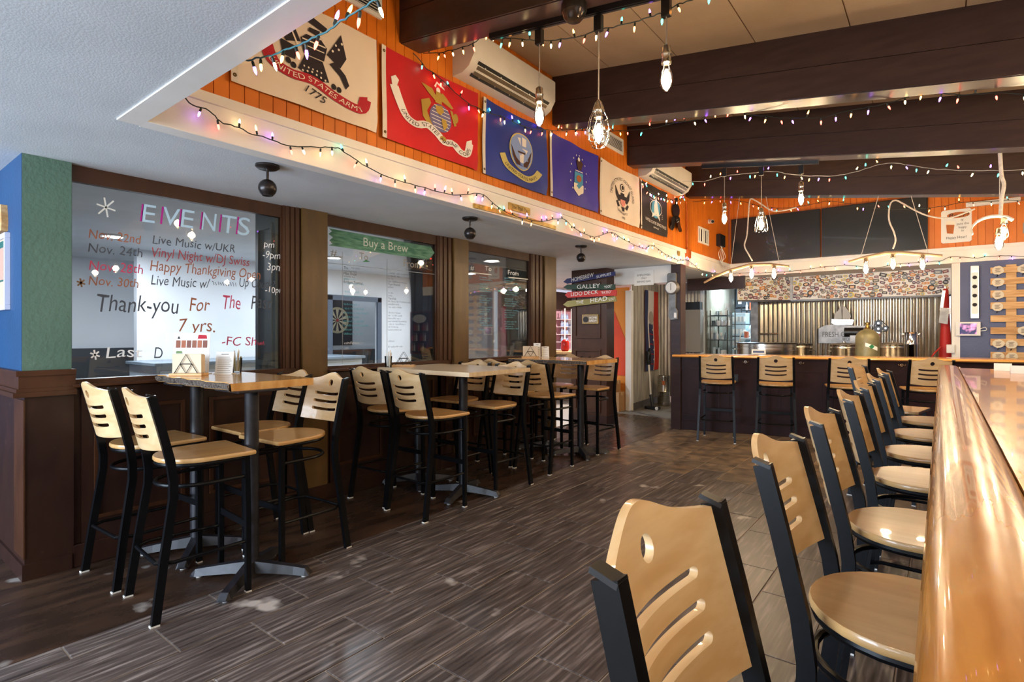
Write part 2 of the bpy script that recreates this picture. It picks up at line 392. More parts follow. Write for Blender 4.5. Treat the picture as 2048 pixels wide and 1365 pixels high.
# end pier: green return, blue front, wainscot below
pr = MB().box(XW-.34, XW, .73, .95, 1.16, ZS).build('wall_pier', M_green, kind=S)
MB().box(-9, XW-.001, .728, .95, 1.16, ZS).build('blue_front', M_blue, pr)
MB().box(-9, XW, .74, .96, 0, 1.02).build('pier_wainscot', M_wains, pr)
MB().box(-9, XW+.012, .728, .95, .0, .09).build('baseboard', M_wains, pr)
MB().box(XW-.22, XW+.006, .735, .742, .12, 1.0).build('corner_bead', M_brown, pr)
for z0, z1, d in ((1.02, 1.045, .045), (1.045, 1.065, .03), (1.065, 1.135, .018), (1.135, 1.165, .03)):
    MB().box(-9, XW+d, .73-d, .955+.01, z0, z1).build('chair_rail', M_brown, pr)
def frame_rect(mb, y0, y1, z0, z1, x0, x1, w_):
    mb.box(x0, x1, y0, y1, z0, z0+w_); mb.box(x0, x1, y0, y1, z1-w_, z1)
    mb.box(x0, x1, y0, y0+w_, z0+w_, z1-w_); mb.box(x0, x1, y1-w_, y1, z0+w_, z1-w_); return mb
frame_rect(MB(), .745, .94, .1, .99, XW, XW+.006, .03)
# wainscot panels with raised mouldings below the windows
for (y0, y1) in ((1.0, 1.62), (1.66, 2.26), (2.30, 2.62), (2.68, 3.28), (3.32, 3.92), (3.97, 4.33), (4.39, 4.95), (4.99, 5.54), (5.6, 6.03)):
    MB().box(XW-.03, XW-.012, y0, y1, .1, 1.05).build('wainscot_panel', M_wains, wl)
    frame_rect(MB(), y0+.06, y1-.06, .26, .93, XW-.012, XW+.003, .022).build('panel_moulding', M_brown, wl)
MB().box(XW-.03, XW+.006, .96, 6.07, 0, .13, .004).build('baseboard', M_wains, wl)
WIN = []
for i, (y0, y1) in enumerate(wins):
    wv = empty('window_%d' % (i+1), (XW-.03, (y0+y1)/2, 1.06), kind=S)
    fr = MB(); fr.box(XW-.09, XW-.045, y0, y1, 2.275, ZS).box(XW-.09, XW-.045, y0-.0, y0+.012, 1.10, 2.275).box(XW-.09, XW-.045, y1-.008, y1, 1.10, 2.275)
    fr.build('window_frame', M_brown, wv)
    MB().box(XW-.18, XW+.035, y0, y1, 1.055, 1.075, .004).box(XW-.10, XW-.02, y0, y1, 1.075, 1.10).build('window_sill', M_brown, wv)
    gl_ = MB().box(XW-.068, XW-.062, y0+.012, y1-.008, 1.10, 2.275).build('glass', M_glass, wv)
    WIN.append(gl_)
for i, (y0, ym, y1) in enumerate(pils):
    pe = empty('trim_%d' % (4+i), (XW, (y0+y1)/2, 0), kind=S)
    MB().box(XW-.36, XW+.004, ym, y1, 0, ZS).build('pilaster_face', M_pil, pe)
    MB().box(XW-.34, XW-.03, y0, ym, 0, ZS).build('pilaster_recess', M_brown, pe)
    for q in range(3):
        yy = y0+.02+(ym-y0-.03)*q/3
        MB().box(XW-.06, XW-.024+.006*q, yy, yy+(ym-y0)*.2, 1.1, ZS-.002).build('jamb_fillet', M_brown, pe)
    # grey panelled reveal inside the far room, facing the photographer
    MB().box(XW-.40, XW-.09, y0-.03, y0-.004, 1.0, ZS).build('reveal', M_greyp, pe)
    r_ = MB()
    for (a, b, c, d) in ((XW-.36, XW-.13, 1.12, 1.16), (XW-.36, XW-.13, 2.2, 2.24), (XW-.36, XW-.335, 1.16, 2.2), (XW-.155, XW-.13, 1.16, 2.2)): r_.box(a, b, y0-.042, y0-.03, c, d)
    r_.build('reveal_moulding', M_greyp, pe)
    MB().box(XW-.04, XW+.012, y0, y1, 0, .13).build('plinth', M_wains, pe)
# ---- far room behind the glass
fr_ = MB().box(-7.6, -7.5, 2.4, 5.0, 0, ZS).box(-7.6, -7.5, 5.95, 9.0, 0, ZS).box(-7.6, -7.5, 5.0, 5.95, 1.93, ZS).build('wall_far_room', M_whitewall, kind=S)
MB().box(-7.5, -7.46, 4.95, 5.03, 0, 1.97).box(-7.5, -7.46, 5.90, 5.98, 0, 1.97).box(-7.5, -7.46, 4.95, 5.98, 1.90, 1.98).build('door_casing', mat('blue_grey_casing', '#4d5b6c', .5), fr_)
MB().box(-8.9, -8.8, .9, 3.4, 1.18, ZS).build('wall_far_left', M_whitewall, kind=S)
MB().box(-8.9, -8.75, .9, 3.4, 0, 1.18).build('wall_far_left_wainscot', mat('dark_slate_paint', '#34383c', .5), kind=S)
MB().box(-9.6, -9.5, 4.2, 7.6, 0, ZS).build('wall_dart_alcove', M_whitewall, kind=S)
MB().box(-9.5, -7.6, 7.5, 7.55, 0, ZS).box(-9.5, -7.6, 4.2, 4.25, 0, ZS).build('wall_alcove_side', M_whitewall, kind=S)
# passage beside the panelled wall end, shop beyond
we = MB().box(-4.62, XW, 7.46, 7.70, 0, ZS).build('wall_end', M_brown, kind=S)
frame_rect(MB(), 0, 1, 0, 1, 0, 1, .1)
pm = MB()
for (a, b, c, d) in ((-4.56, -4.10, 1.30, 1.335), (-4.56, -4.10, 2.14, 2.165), (-4.56, -4.535, 1.335, 2.14), (-4.125, -4.10, 1.335, 2.14), (-4.56, -4.10, .16, .20), (-4.56, -4.10, 1.10, 1.13), (-4.56, -4.535, .2, 1.1), (-4.125, -4.10, .2, 1.1)):
    pm.box(a, b, 7.446, 7.46, c, d)
pm.build('panel_moulding', M_brown, we)
MB().box(-4.62, XW+.012, 7.44, 7.71, 0, .12).build('plinth', M_wains, we)
MB().box(-7.4, -7.3, 9.0, 13, 0, ZS).build('wall_shop_pink', mat('pink_plaster', '#d9a7b6', .7), kind=S)
MB().box(-7.4, -4.4, 12.4, 12.5, 0, ZS).build('wall_shop_orange', mat('pumpkin_plaster', '#d0651d', .7), kind=S)
wo = MB().box(-4.75, -4.40, 9.0, 9.06, 0, 2.2).build('wall_corridor_orange', mat('amber_plaster', '#e28c2e', .6), kind=S)
MB().prism([(-4.72, .62), (-4.42, .62), (-4.42, 1.2), (-4.72, 1.9)], lambda a, b, d: (a, 8.995-d, b), .004).build('red_mural_patch', mat('red_orange_mural', '#d9471c', .6), wo)
MB().box(XW, -3.07, 7.72, 7.80, 2.12, ZS).build('trim_8', M_white, kind=S)
MB().box(-4.44, -4.33, 8.98, 9.07, 0, 2.14).build('trim_9', M_white, kind=S)
def corrugated(mb, p0, p1, z0, z1, pitch=.076, amp=.011, nrm=(0, -1)):
    L = math.dist(p0, p1); n = int(L/pitch*6); ring0 = []; ring1 = []
    for i in range(n+1):
        t = i/n; x = p0[0]+(p1[0]-p0[0])*t; y = p0[1]+(p1[1]-p0[1])*t; d = amp*math.cos(2*math.pi*L*t/pitch)
        ring0.append((x+nrm[0]*d, y+nrm[1]*d, z0)); ring1.append((x+nrm[0]*d, y+nrm[1]*d, z1))
    return mb.loft([ring0, ring1], closed=False, caps=False)
corrugated(MB(), (-4.37, 9.06), (-4.52, 10.62), .12, ZS, .068, .010, (1, 0)).build('wall_corridor_metal', M_galvw, smooth=True, kind=S)
MB().obox((-4.43, 9.84, .06), (.012, 0, 0), (-.075, .78, 0), (0, 0, .06)).build('baseboard_corridor', mat('grey_vinyl_base', '#55524e', .6), kind=S)
corrugated(MB(), (-4.52, 10.62), (-3.62, 10.62), .12, ZS, .068, .010, (0, -1)).build('wall_corridor_rear_metal', M_galvw, smooth=True, kind=S)
# store room and the rear brew area
MB().box(-3.66, -2.66, 9.9, 9.95, 2.15, ZS).build('trim_10', M_beam, kind=S)
MB().box(-3.66, -3.60, 10.6, 12.6, 0, 2.45).build('wall_store_left', M_whitewall, kind=S)
corrugated(MB(), (-3.58, 10.66), (-3.58, 12.6), 0, 2.45, .09, .012, (1, 0)).build('wall_store_metal', M_galv, smooth=True, kind=S)
MB().box(-3.6, -1.6, 12.6, 12.7, 0, 2.45).build('wall_store_rear', mat('store_grey', '#55595d', .7), kind=S)
MB().box(-2.74, -2.60, 10.80, 12.6, 0, 2.45).build('wall_store_right', M_galvw, kind=S)
MB().box(-2.74, -2.62, 10.60, 10.86, 0, 2.3).build('trim_11', M_gun, kind=S)
wc = corrugated(MB(), (-2.62, 10.80), (.10, 10.80), .2, 2.1, .076, .011, (0, -1)).build('wall_back_metal', M_galv, smooth=True, kind=S)
MB().box(-2.62, .10, 10.83, 10.9, 0, 2.1).build('backing_board', M_gun, wc)
MB().box(.118, .21, YB, 10.85, 0, ZS).build('trim_12', M_white, kind=S)
MB().box(.21, 2.6, YB, YB+.08, 0, ZS).build('wall_back', M_navy, kind=S)
MB().box(2.6, 2.7, .98, 13, 0, 4.3).build('wall_right', M_navy, kind=S)
MB().box(2.6, 2.7, -4, .98, 0, 2.4).build('wall_right_front', M_whitewall, kind=S)
# assumed storefront behind the photographer: posts, rail and header around the glazing
sf = MB(); sf.box(-6.2, 1.2, -3.6, -3.4, 2.35, ZS+.1); sf.box(-6.2, 1.2, -3.6, -3.4, 0, .65)
for q in range(6): sf.box(-5.75+1.24*q-.04, -5.75+1.24*q+.04, -3.58, -3.42, .65, 2.35)
sf.build('wall_front', M_white, kind=S)
MB().box(-9, -6.2, -3.6, -3.4, 0, ZS).box(1.2, 2.7, -3.6, -3.4, 0, ZS).build('wall_front_side', M_white, kind=S)
MB().box(-9.1, -9, -4, .73, 0, ZS).build('wall_far_side', M_blue, kind=S)
# far-room lights
def disc_light(loc, r, power, col, label):
    e = empty('recessed_ceiling_light', loc, label, 'ceiling light')
    MB().lathe([(r*.8, .0), (r, .0), (r, .02), (r*.8, .02)], loc, hole=True).build('trim_ring', M_whitep, e, smooth=True)
    MB().lathe([(.001, .004), (r*.8, .004), (r*.8, .016), (.001, .016)], loc).build('lens', mat('lit_lens', (1, .93, .82, 1), .5, 0, 9), e)
    a_ = area('far_room_lamp', (0, 0, -.01), (0, 0, 0), r*1.5, r*1.5, power, col); a_.parent = e
disc_light(onZ(985, 522, ZS-.022), .11, 14, (1, .93, .85), 'round lit ceiling light seen through the third window')
disc_light((-6.6, 1.9, ZS-.022), .11, 32, (.84, .90, 1), 'flush ceiling disc given an added lamp, seen through the events window')  # the disc itself is unlit; its glow and lamp are added
for (x, y, p) in ((-6.2, 4.2, 24), (-6.0, 6.6, 28)):  # extra lamps added to light the far room
    disc_light((x, y, ZS-.022), .10, p, (.78, .87, 1), 'added round recessed light in the far room, %s' % ('over the dartboard doorway' if y < 5 else 'beside the passage'))
disc_light((-6.0, 10.4, ZS-.022), .10, 45, (1, .9, .85), 'added round recessed light over the pink shop')  # another lamp added to brighten the shop
disc_light((-3.1, 11.6, 2.43), .10, 30, (.62, .84, 1), 'assumed cool white ceiling light in the store room')  # assumed lamp standing for the cool light in there
# ================================================================== BARS, TABLES, STOOLS
# ---- near bar on the right
BT = 1.07
bar = empty('bar_counter', (.35, 3.2, 0), 'long lacquered wooden bar with rolled front rail on the right', 'bar')
rp = [(-.015, 1.03), (-.02, 1.055), (-.012, 1.078), (.01, 1.088), (.06, 1.089), (.10, 1.085), (.118, 1.074), (.122, 1.062), (.122, 1.03)]
MB().loft([[(x, y, z) for x, z in rp] for y in (-.6, 6.3)]).build('front_rail', M_bar, bar, smooth=True, angle=60)
MB().box(.122, .78, -.6, 6.3, 1.03, 1.066, .003).build('bar_top', M_bar, bar)
MB().box(.122, .134, -.6, 6.3, 1.066, 1.076).build('inner_bead', M_bar, bar, smooth=True)
MB().box(.21, .72, -.6, 6.25, 0, 1.03).build('bar_body', M_barface, bar)
for q in range(9):
    y0 = -.5+.74*q
    m_ = MB()
    for (a, b, c, d) in ((y0, y0+.6, .2, .23), (y0, y0+.6, .9, .93), (y0, y0+.03, .23, .9), (y0+.57, y0+.6, .23, .9)): m_.box(.198, .21, a, b, c, d)
    m_.build('panel_moulding', M_barface, bar)
# ---- rear bar, set at an angle
BA = math.atan(.225)
rb = empty('rear_bar', (-3.02, 7.70, 0), 'dark panelled rear bar with honey wood top in front of the brew kettles', 'bar', rz=BA)
LB = 3.9
MB().box(0, LB, .0, .10, 0, 1.03).build('bar_front', M_barface, rb, local=True)
MB().loft([[(x, y, z) for y, z in ((-.10, 1.035), (-.115, 1.05), (-.10, 1.068), (-.04, 1.074), (.45, 1.074), (.45, 1.035))] for x in (-.03, LB)]).build('bar_top', M_oak, rb, local=True, smooth=True, angle=50)
MB().box(0, LB, -.015, .0, 0, .13, .003).build('plinth', M_barface, rb, local=True)
MB().box(0, LB, -.010, .0, .93, 1.03).build('top_rail', M_barface, rb, local=True)
for q in range(6):
    x0 = .06+.64*q; m_ = MB()
    for (a, b, c, d) in ((x0, x0+.54, .2, .225), (x0, x0+.54, .86, .885), (x0, x0+.025, .225, .86), (x0+.515, x0+.54, .225, .86)): m_.box(a, b, -.012, .0, c, d)
    m_.build('panel_moulding', M_barface, rb, local=True)
def rbw(x, y, z):
    return Vector((-3.02+x*math.cos(BA)-y*math.sin(BA), 7.70+x*math.sin(BA)+y*math.cos(BA), z))
for q, x in enumerate((.80, 1.42, 2.45)):
    o = empty('power_outlet', rbw(x, -.0012, .70), '%s black outlet on the rear bar front' % ('leftmost', 'second', 'third')[q], 'outlet', 'outlets on the rear bar', rz=BA)
    MB().box(-.037, .037, -.006, 0, 0, .115, .002).build('cover_plate', M_blackp, o, local=True)
    for z in (.022, .068): MB().lathe([(.001, -.009), (.015, -.009), (.015, -.006), (.001, -.006)], (0, 0, z+.014), 10, 'Y').build('socket', mat('dark_socket', '#2c2c2f', .4), o, local=True)
for q, x in enumerate((.93, 1.60, 2.7)):
    o = empty('coat_hook', rbw(x, -.0112, .965), 'chrome coat hook under the rear bar top, %s from left' % ('first', 'second', 'third')[q], 'hook', 'hooks under the rear bar', rz=BA)
    MB().lathe([(.001, -.006), (.018, -.006), (.02, 0), (.001, 0)], (0, 0, .02), 12, 'Y').build('plate', M_chrome, o, local=True)
    MB().tube([(0, -.006, .02), (0, -.035, .012), (0, -.045, .03)], .006, 8).build('hook', M_chrome, o, local=True, smooth=True)
    for sx in (-1, 1): MB().tube([(0, -.006, .018), (sx*.03, -.02, .012), (sx*.038, -.025, .03)], .005, 8).build('prong', M_chrome, o, local=True, smooth=True)
# brown post with antique hanging scale, at the end of the rear bar
po = MB().box(-3.07, -2.93, 7.66, 7.86, 0, ZS).build('post', M_beam, kind=S)
MB().box(-2.935, -2.925, 7.655, 7.67, 1.08, ZS).build('corner_strip', M_brown, po)
# ---- stools
def make_stool():
    e = empty('bar_stool', (0, 0, 0), 'x', 'stool')
    # seat: straight front edge, rounded back
    out = [(-.205, .20), (.205, .20), (.212, .17), (.208, .02)]
    for k in range(1, 16):
        a = math.pi*k/16; out.append((.208*math.cos(a), -.02-.20*math.sin(a)))
    out += [(-.208, .02), (-.212, .17)]
    def ring(sc_, z, dy=0): return [(x*sc_, y*sc_+dy, z) for x, y in out]
    MB().loft([ring(.985, .728), ring(1, .733), ring(1, .744), ring(.985, .750), ring(.80, .7485), ring(.5, .746)]).build('seat', M_seat, e, local=True, smooth=True, angle=35)
    for s in (-1, 1):
        path = [(s*.222, -.275, 0), (s*.212, -.235, .30), (s*.205, -.205, .50), (s*.203, -.193, .58), (s*.201, -.192, .66), (s*.199, -.205, .76), (s*.196, -.245, .93), (s*.193, -.282, 1.075)]
        l = MB().rectsweep(path, .026, .037).build('back_leg', M_black, e, local=True)
        MB().box(s*.222-.014, s*.222+.014, -.297, -.257, 0, .008).build('foot_cap', M_glide, l)
        MB().obox((s*.193, -.283, 1.078), (.0135, 0, 0), (0, .019, -.006), (0, .0012, .004)).build('end_cap', M_chrome if False else M_blackp, l)
        f = MB().rectsweep([(s*.185, .165, .008), (s*.182, .165, .40), (s*.178, .16, .73)], .026, .026).build('front_leg', M_black, e, local=True)
        MB().box(s*.185-.014, s*.185+.014, .151, .179, 0, .008).build('foot_cap', M_glide, f)
    # frame under the seat, back ring, foot ring, foot rail
    arc = [(.18, .15)]+[(.185*math.cos(math.pi*k/14), -.02-.185*math.sin(math.pi*k/14)) for k in range(15)]+[(-.18, .15)]
    MB().tube([(x, y, .716) for x, y in arc], .012, 8).build('seat_frame', M_black, e, local=True, smooth=True)
    MB().tube([(x*.985, y*1.02, .615) for x, y in arc], .0105, 8).build('back_ring', M_black, e, local=True, smooth=True)
    MB().tube([(.182, .15, .27), (.205, -.19, .27), (.16, -.255, .27), (-.16, -.255, .27), (-.205, -.19, .27), (-.182, .15, .27)], .0095, 8).build('foot_ring', M_black, e, local=True, smooth=True)
    MB().box(-.175, .175, .158, .172, .335, .372, .002).build('foot_rail', M_black, e, local=True)
    # bent plywood back with three slots and a round hole, built column by column
    xs = sorted(set([-.188+.376*i/40 for i in range(41)]+[s*(.108+.012*math.sin(math.pi/2*k/5)) for s in (-1, 1) for k in range(6)]+[.021*math.sin(math.pi/2*k/6)*s for k in range(7) for s in (-1, 1)]))
    def col(x):
        top = 1.072+.038*math.exp(-(x/.082)**2)-.004*(x/.19)**2; bot = .800+.012*(x/.19)**2
        cuts = []
        for zc, hl in ((.868, .120), (.918, .120), (.968, .120)):
            zc = zc+.012*(x/.12)**2*.8
            d = hl-abs(x); h = .0095*(1 if d > .0095 else (math.sqrt(max(0, 1-((.0095-d)/.0095)**2)) if d > 0 else 0))
            cuts.append((zc-h, zc+h))
        h = math.sqrt(max(0, .021**2-x*x)); cuts.append((1.042-h, 1.042+h))
        b = [bot]
        for lo, hi in cuts: b += [lo, hi]
        return b+[top]
    def yb(x, z): return -.205-.08*(z-.76)/.315*.97-.050*(1-(x/.19)**2)-.009
    th = .014; mb = MB(); n = len(xs)
    C = [col(x) for x in xs]
    idx = {}
    def vid(i, k, side):
        key = (i, round(C[i][k], 5), side)
        if key not in idx:
            idx[key] = len(mb.v); z = C[i][k]; mb.v.append((xs[i], yb(xs[i], z)+(th if side else 0), z))
        return idx[key]
    for i in range(n-1):
        for st in range(5):
            k0, k1 = 2*st, 2*st+1
            a, b, c, d = vid(i, k0, 0), vid(i+1, k0, 0), vid(i+1, k1, 0), vid(i, k1, 0)
            A, B_, C_, D = vid(i, k0, 1), vid(i+1, k0, 1), vid(i+1, k1, 1), vid(i, k1, 1)
            mb.f.append((a, b, c, d)); mb.f.append((D, C_, B_, A))
            if st == 0: mb.f.append((A, B_, b, a))
            if st == 4: mb.f.append((d, c, C_, D))
            if st < 4:
                g0 = C[i][k1+1]-C[i][k1]; g1 = C[i+1][k1+1]-C[i+1][k1]
                if g0 > 1e-4 or g1 > 1e-4:
                    p, q, P_, Q = vid(i, k1+1, 0), vid(i+1, k1+1, 0), vid(i, k1+1, 1), vid(i+1, k1+1, 1)
                    f1 = [d, c, C_, D]; f2 = [P_, Q, q, p]
                    mb.f.append(tuple(dict.fromkeys(f1))); mb.f.append(tuple(dict.fromkeys(f2)))
    for i in (0, n-1):
        for st in range(5):
            mb.f.append((vid(i, 2*st, 0), vid(i, 2*st+1, 0), vid(i, 2*st+1, 1), vid(i, 2*st, 1)))
    mb.f = [f for f in mb.f if len(set(f)) >= 3]
    mb.build('backrest', M_ply, e, local=True, smooth=True, angle=32)
    return e
stool0 = make_stool(); used = [0]
def stool(x, y, rz, label, group):
    o = stool0 if not used[0] else copy_tree(stool0)
    used[0] = 1; o.location = (x, y, 0); o.rotation_euler = (0, 0, math.radians(rz)); o['label'] = label; o['group'] = group
    return o
g1 = 'stools along the near bar'
near = [(.79, 'nearest bar stool, slotted maple back filling the foreground'), (1.52, 'second stool from the photographer along the near bar'), (2.20, 'third stool from the photographer along the near bar'),
        (2.97, 'fourth stool from the photographer along the near bar'), (3.60, 'fifth stool from the photographer along the near bar'), (4.28, 'sixth stool from the photographer along the near bar'), (4.98, 'seventh stool from the photographer, near the far end of the near bar')]
for y, lb in near: stool(-.035, y, -90, lb, g1)
stool(-.30, 5.62, -100, 'stool pulled out from the far end of the near bar', g1)
g2 = 'stools at the rear bar'
for x, dy, lb in ((.62, 0, 'stool at the left end of the rear bar beside the post'), (1.30, 0, 'second stool from the left at the rear bar'), (2.06, 0, 'third stool from the left at the rear bar'), (2.83, 0, 'rightmost stool at the rear bar, by the end of the near bar')):
    p = rbw(x, -.52+dy, 0); stool(p.x, p.y, math.degrees(BA), lb, g2)
g3 = 'stools at the wall tables'
for x, y, rz, lb in ((-3.68, 1.27, 3, 'stool at the live-edge table closest to the green pier, back towards the photographer'), (-3.10, 1.29, -4, 'front stool at the live-edge table under the events window'),
                     (-3.66, 1.87, 180, 'far stool by the wall at the table under the events window'), (-3.20, 1.84, 184, 'stool facing the photographer at the open side of the first table'),
                     (-3.67, 3.07, 1, 'stool by the wall in front of the pale table'), (-3.16, 3.04, -2, 'stool on the aisle in front of the pale table'),
                     (-3.70, 3.86, 181, 'stool behind the pale table, against the wall'), (-3.17, 3.78, 178, 'stool behind the pale table on the aisle side'),
                     (-3.72, 4.72, 2, 'stool by the wall in front of the farthest live-edge table'), (-3.20, 4.71, -2, 'aisle stool in front of the farthest live-edge table'),
                     (-3.74, 5.68, 180, 'stool behind the farthest table, in front of the passage'), (-3.24, 5.66, 179, 'stool behind the farthest table, in front of the brown wall end')):
    stool(x, y, rz, lb, g3)
# ---- wall tables
def table(x0, x1, y0, y1, z, cols, live, label):
    e = empty('high_table', ((x0+x1)/2, (y0+y1)/2, 0), label, 'table', 'high tables along the window wall')
    if live:
        r = random.Random(int(y0*10)); th = .042; rings = []; n = 26; fr = []
        for i in range(n+1):
            x = x0+(x1-x0)*i/n; fr.append((x, y0+.012*math.sin(i*.9)+.008*r.uniform(-1, 1)))
        poly = fr+[(x1, y1), (x0, y1)]
        MB().prism(poly, lambda a, b, d: (a, b, z-th+d), th).build('table_top', M_slab, e)
        bk = MB(); rg = []
        for i, (x, y) in enumerate(fr):
            if x > x1-.03 and False: continue
            w_ = .012+.006*r.random()
            rg.append([(x, y+.006, z-.002), (x, y-w_, z-.010-.004*r.random()), (x, y-w_*.6+.004*r.random(), z-th+.004), (x, y+.012, z-th-.002)])
        bk.loft(rg).build('bark_edge', M_bark, e)
    else:
        th = .036; nb = 6
        for k in range(nb):
            a = y0+(y1-y0)*k/nb; b = y0+(y1-y0)*(k+1)/nb
            MB().box(x0, x1, a+.0007, b-.0007, z-th, z, .002).build('top_plank', M_pale, e)
    for (cx, cy, ba) in cols:
        MB().cyl((cx, cy, .06), (cx, cy, z-th-.012), .038, 18).build('column', M_iron, e, smooth=True)
        MB().box(cx-.14, cx+.14, cy-.14, cy+.14, z-th-.012, z-th, .003).build('mounting_plate', M_iron, e)
        b = MB()
        for k in range(4):
            a = math.radians(ba+90*k); d = Vector((math.cos(a), math.sin(a), 0)); nn = Vector((-d.y, d.x, 0))
            rr = []
            for (t, w_, zt, zb) in ((.0, .040, .095, .03), (.10, .036, .082, .03), (.24, .030, .060, .018), (.305, .034, .050, .012), (.33, .030, .022, .012)):
                p = Vector((cx, cy, 0))+d*t; rr.append([p-nn*w_+Vector((0, 0, zb)), p+nn*w_+Vector((0, 0, zb)), p+nn*w_*.6+Vector((0, 0, zt)), p-nn*w_*.6+Vector((0, 0, zt))])
            b.loft(rr)
        bo = b.build('cross_base', M_iron, e)
        for k in range(4):
            a = math.radians(ba+90*k); MB().cyl((cx+.295*math.cos(a), cy+.295*math.sin(a), 0), (cx+.295*math.cos(a), cy+.295*math.sin(a), .02), .016, 10).build('levelling_foot', M_glide, bo)
    return e
table(-3.97, -2.97, 1.39, 1.87, 1.105, [(-3.07, 1.545, 39), (-3.72, 1.52, 54)], True, 'live-edge slab table with bark edge under the events window')
table(-3.97, -2.86, 3.13, 3.93, 1.07, [(-3.22, 3.45, 20), (-3.80, 3.47, 50)], False, 'pale butcher block high table under the green arrow window')
table(-3.97, -2.92, 5.02, 5.70, 1.085, [(-3.23, 5.41, 45), (-3.74, 5.42, 45)], True, 'farthest live-edge slab table below the third window')
# ================================================================== LAMPS
WARM = (1, .80, .54)
def edison(mb_parent, c, big=True):
    """ST bulb hanging below point c (top of the glass); glass, filament"""
    x, y, z = c
    pr = [(.014, 0), (.016, -.015), (.030, -.055), (.034, -.085), (.027, -.115), (.012, -.135), (.002, -.140)]
    MB().lathe([(r, h) for r, h in pr], c, 16).build('bulb', M_bulbglass, mb_parent, smooth=True)
    f = MB()
    for k in range(4):
        a = math.pi/2*k; f.tube([(x+.004*math.cos(a), y+.004*math.sin(a), z-.03), (x+.015*math.cos(a+.5), y+.015*math.sin(a+.5), z-.070), (x+.006*math.cos(a+1), y+.006*math.sin(a+1), z-.112)], .0034, 6)
    f.build('filament', M_fil, mb_parent)
def socket(c, parent, h=.085):
    x, y, z = c
    MB().lathe([(.006, h+.012), (.012, h+.008), (.021, h), (.0225, h-.03), (.025, h-.034), (.025, h-.042), (.0225, h-.046), (.0225, .012), (.026, .008), (.026, 0), (.018, -.004)], c, 16).build('socket', M_steel, parent, smooth=True, angle=50)
def pendant(px, py, zbot, kind, label, group, power=7):
    ztop = zbeam(px)-.06
    e = empty('pendant_light', (px, py, ztop), label, 'pendant light', group)
    MB().box(px-.022, px+.022, py-.016, py+.016, ztop-.075, ztop+.0145, .002).build('track_adapter', M_blackp, e)
    zt = zbot+.14; zs = zt+.085
    MB().tube([(px, py, ztop-.075), (px+.001, py, (ztop+zs)/2), (px, py, zs+.01)], .0035, 6).build('cord', mat('braided_cord', '#8d8072', .8), e)
    socket((px, py, zt), e); edison(e, (px, py, zt))
    if kind == 'cage':
        b = MB(); prof = [(.024, .05), (.050, .0), (.062, -.06), (.058, -.11), (.036, -.155), (.012, -.165)]
        for k in range(8):
            a = math.pi/4*k; b.tube([(px+r*math.cos(a), py+r*math.sin(a), zt+h) for r, h in prof], .0018, 5)
        for r, h in prof[1:5]: b.tube([(px+r*math.cos(math.pi*q/10), py+r*math.sin(math.pi*q/10), zt+h) for q in range(20)], .0018, 5, True)
        b.build('wire_cage', M_chrome, e)
        MB().lathe([(.008, .10), (.03, .06), (.034, .04), (.03, .04)], (px, py, zt), 14).build('cage_cap', M_steel, e, smooth=True)
    if kind == 'bell':
        b = MB(); prof = [(.026, .05), (.045, .0), (.056, -.06), (.064, -.12)]
        for k in range(10):
            a = math.pi/5*k; b.tube([(px+r*math.cos(a), py+r*math.sin(a), zt+h) for r, h in prof], .0018, 5)
            a0, a1 = a, a+math.pi/5
            b.tube([(px+.064*math.cos(a0+(a1-a0)*q/6), py+.064*math.sin(a0+(a1-a0)*q/6), zt-.12-.03*math.sin(math.pi*q/6)) for q in range(7)], .0022, 5)
        for r, h in prof[1:]: b.tube([(px+r*math.cos(math.pi*q/10), py+r*math.sin(math.pi*q/10), zt+h) for q in range(20)], .0018, 5, True)
        b.build('wire_shade', M_chrome, e)
    point('bulb_light', (0, 0, zbot+.07-ztop), power, WARM, .035, e)
def track(y, x0, x1, label):
    e = empty('lighting_track', ((x0+x1)/2, y, zbeam((x0+x1)/2)-.03), label, 'light track', 'lighting tracks under the beams')
    slopebox(MB(), x0, x1, y-.017, y+.017, -.036, -.004).build('rail', M_blackp, e)
    slopebox(MB(), x0, x1, y-.006, y+.006, -.040, -.036).build('slot', mat('rail_slot', '#3a3a3d', .3, .8), e)
track(2.665, -2.25, -.7, 'black lighting track under the nearest beam')
track(6.13, -2.1, -.95, 'black lighting track under the third beam')
gp = 'bulb pendants on the near track'; gq = 'bulb pendants on the far track'
pendant(-1.874, 2.665, 2.597, 'bare', 'bare bulb pendant in front of the air conditioner, nearest the flags', gp)
pendant(-1.478, 2.665, 2.41, 'cage', 'wire-caged bulb pendant hanging lowest on the near track', gp)
pendant(-1.092, 2.665, 2.593, 'bare', 'bare bulb pendant at the right end of the near track', gp)
pendant(-1.856, 6.13, 2.56, 'bare', 'small bare bulb pendant beside the left television edge', gq)
pendant(-1.48, 6.13, 2.45, 'bell', 'scalloped wire bell pendant in front of the left television', gq)
pendant(-1.106, 6.13, 2.66, 'bare', 'bare bulb pendant above the gap between the televisions', gq)
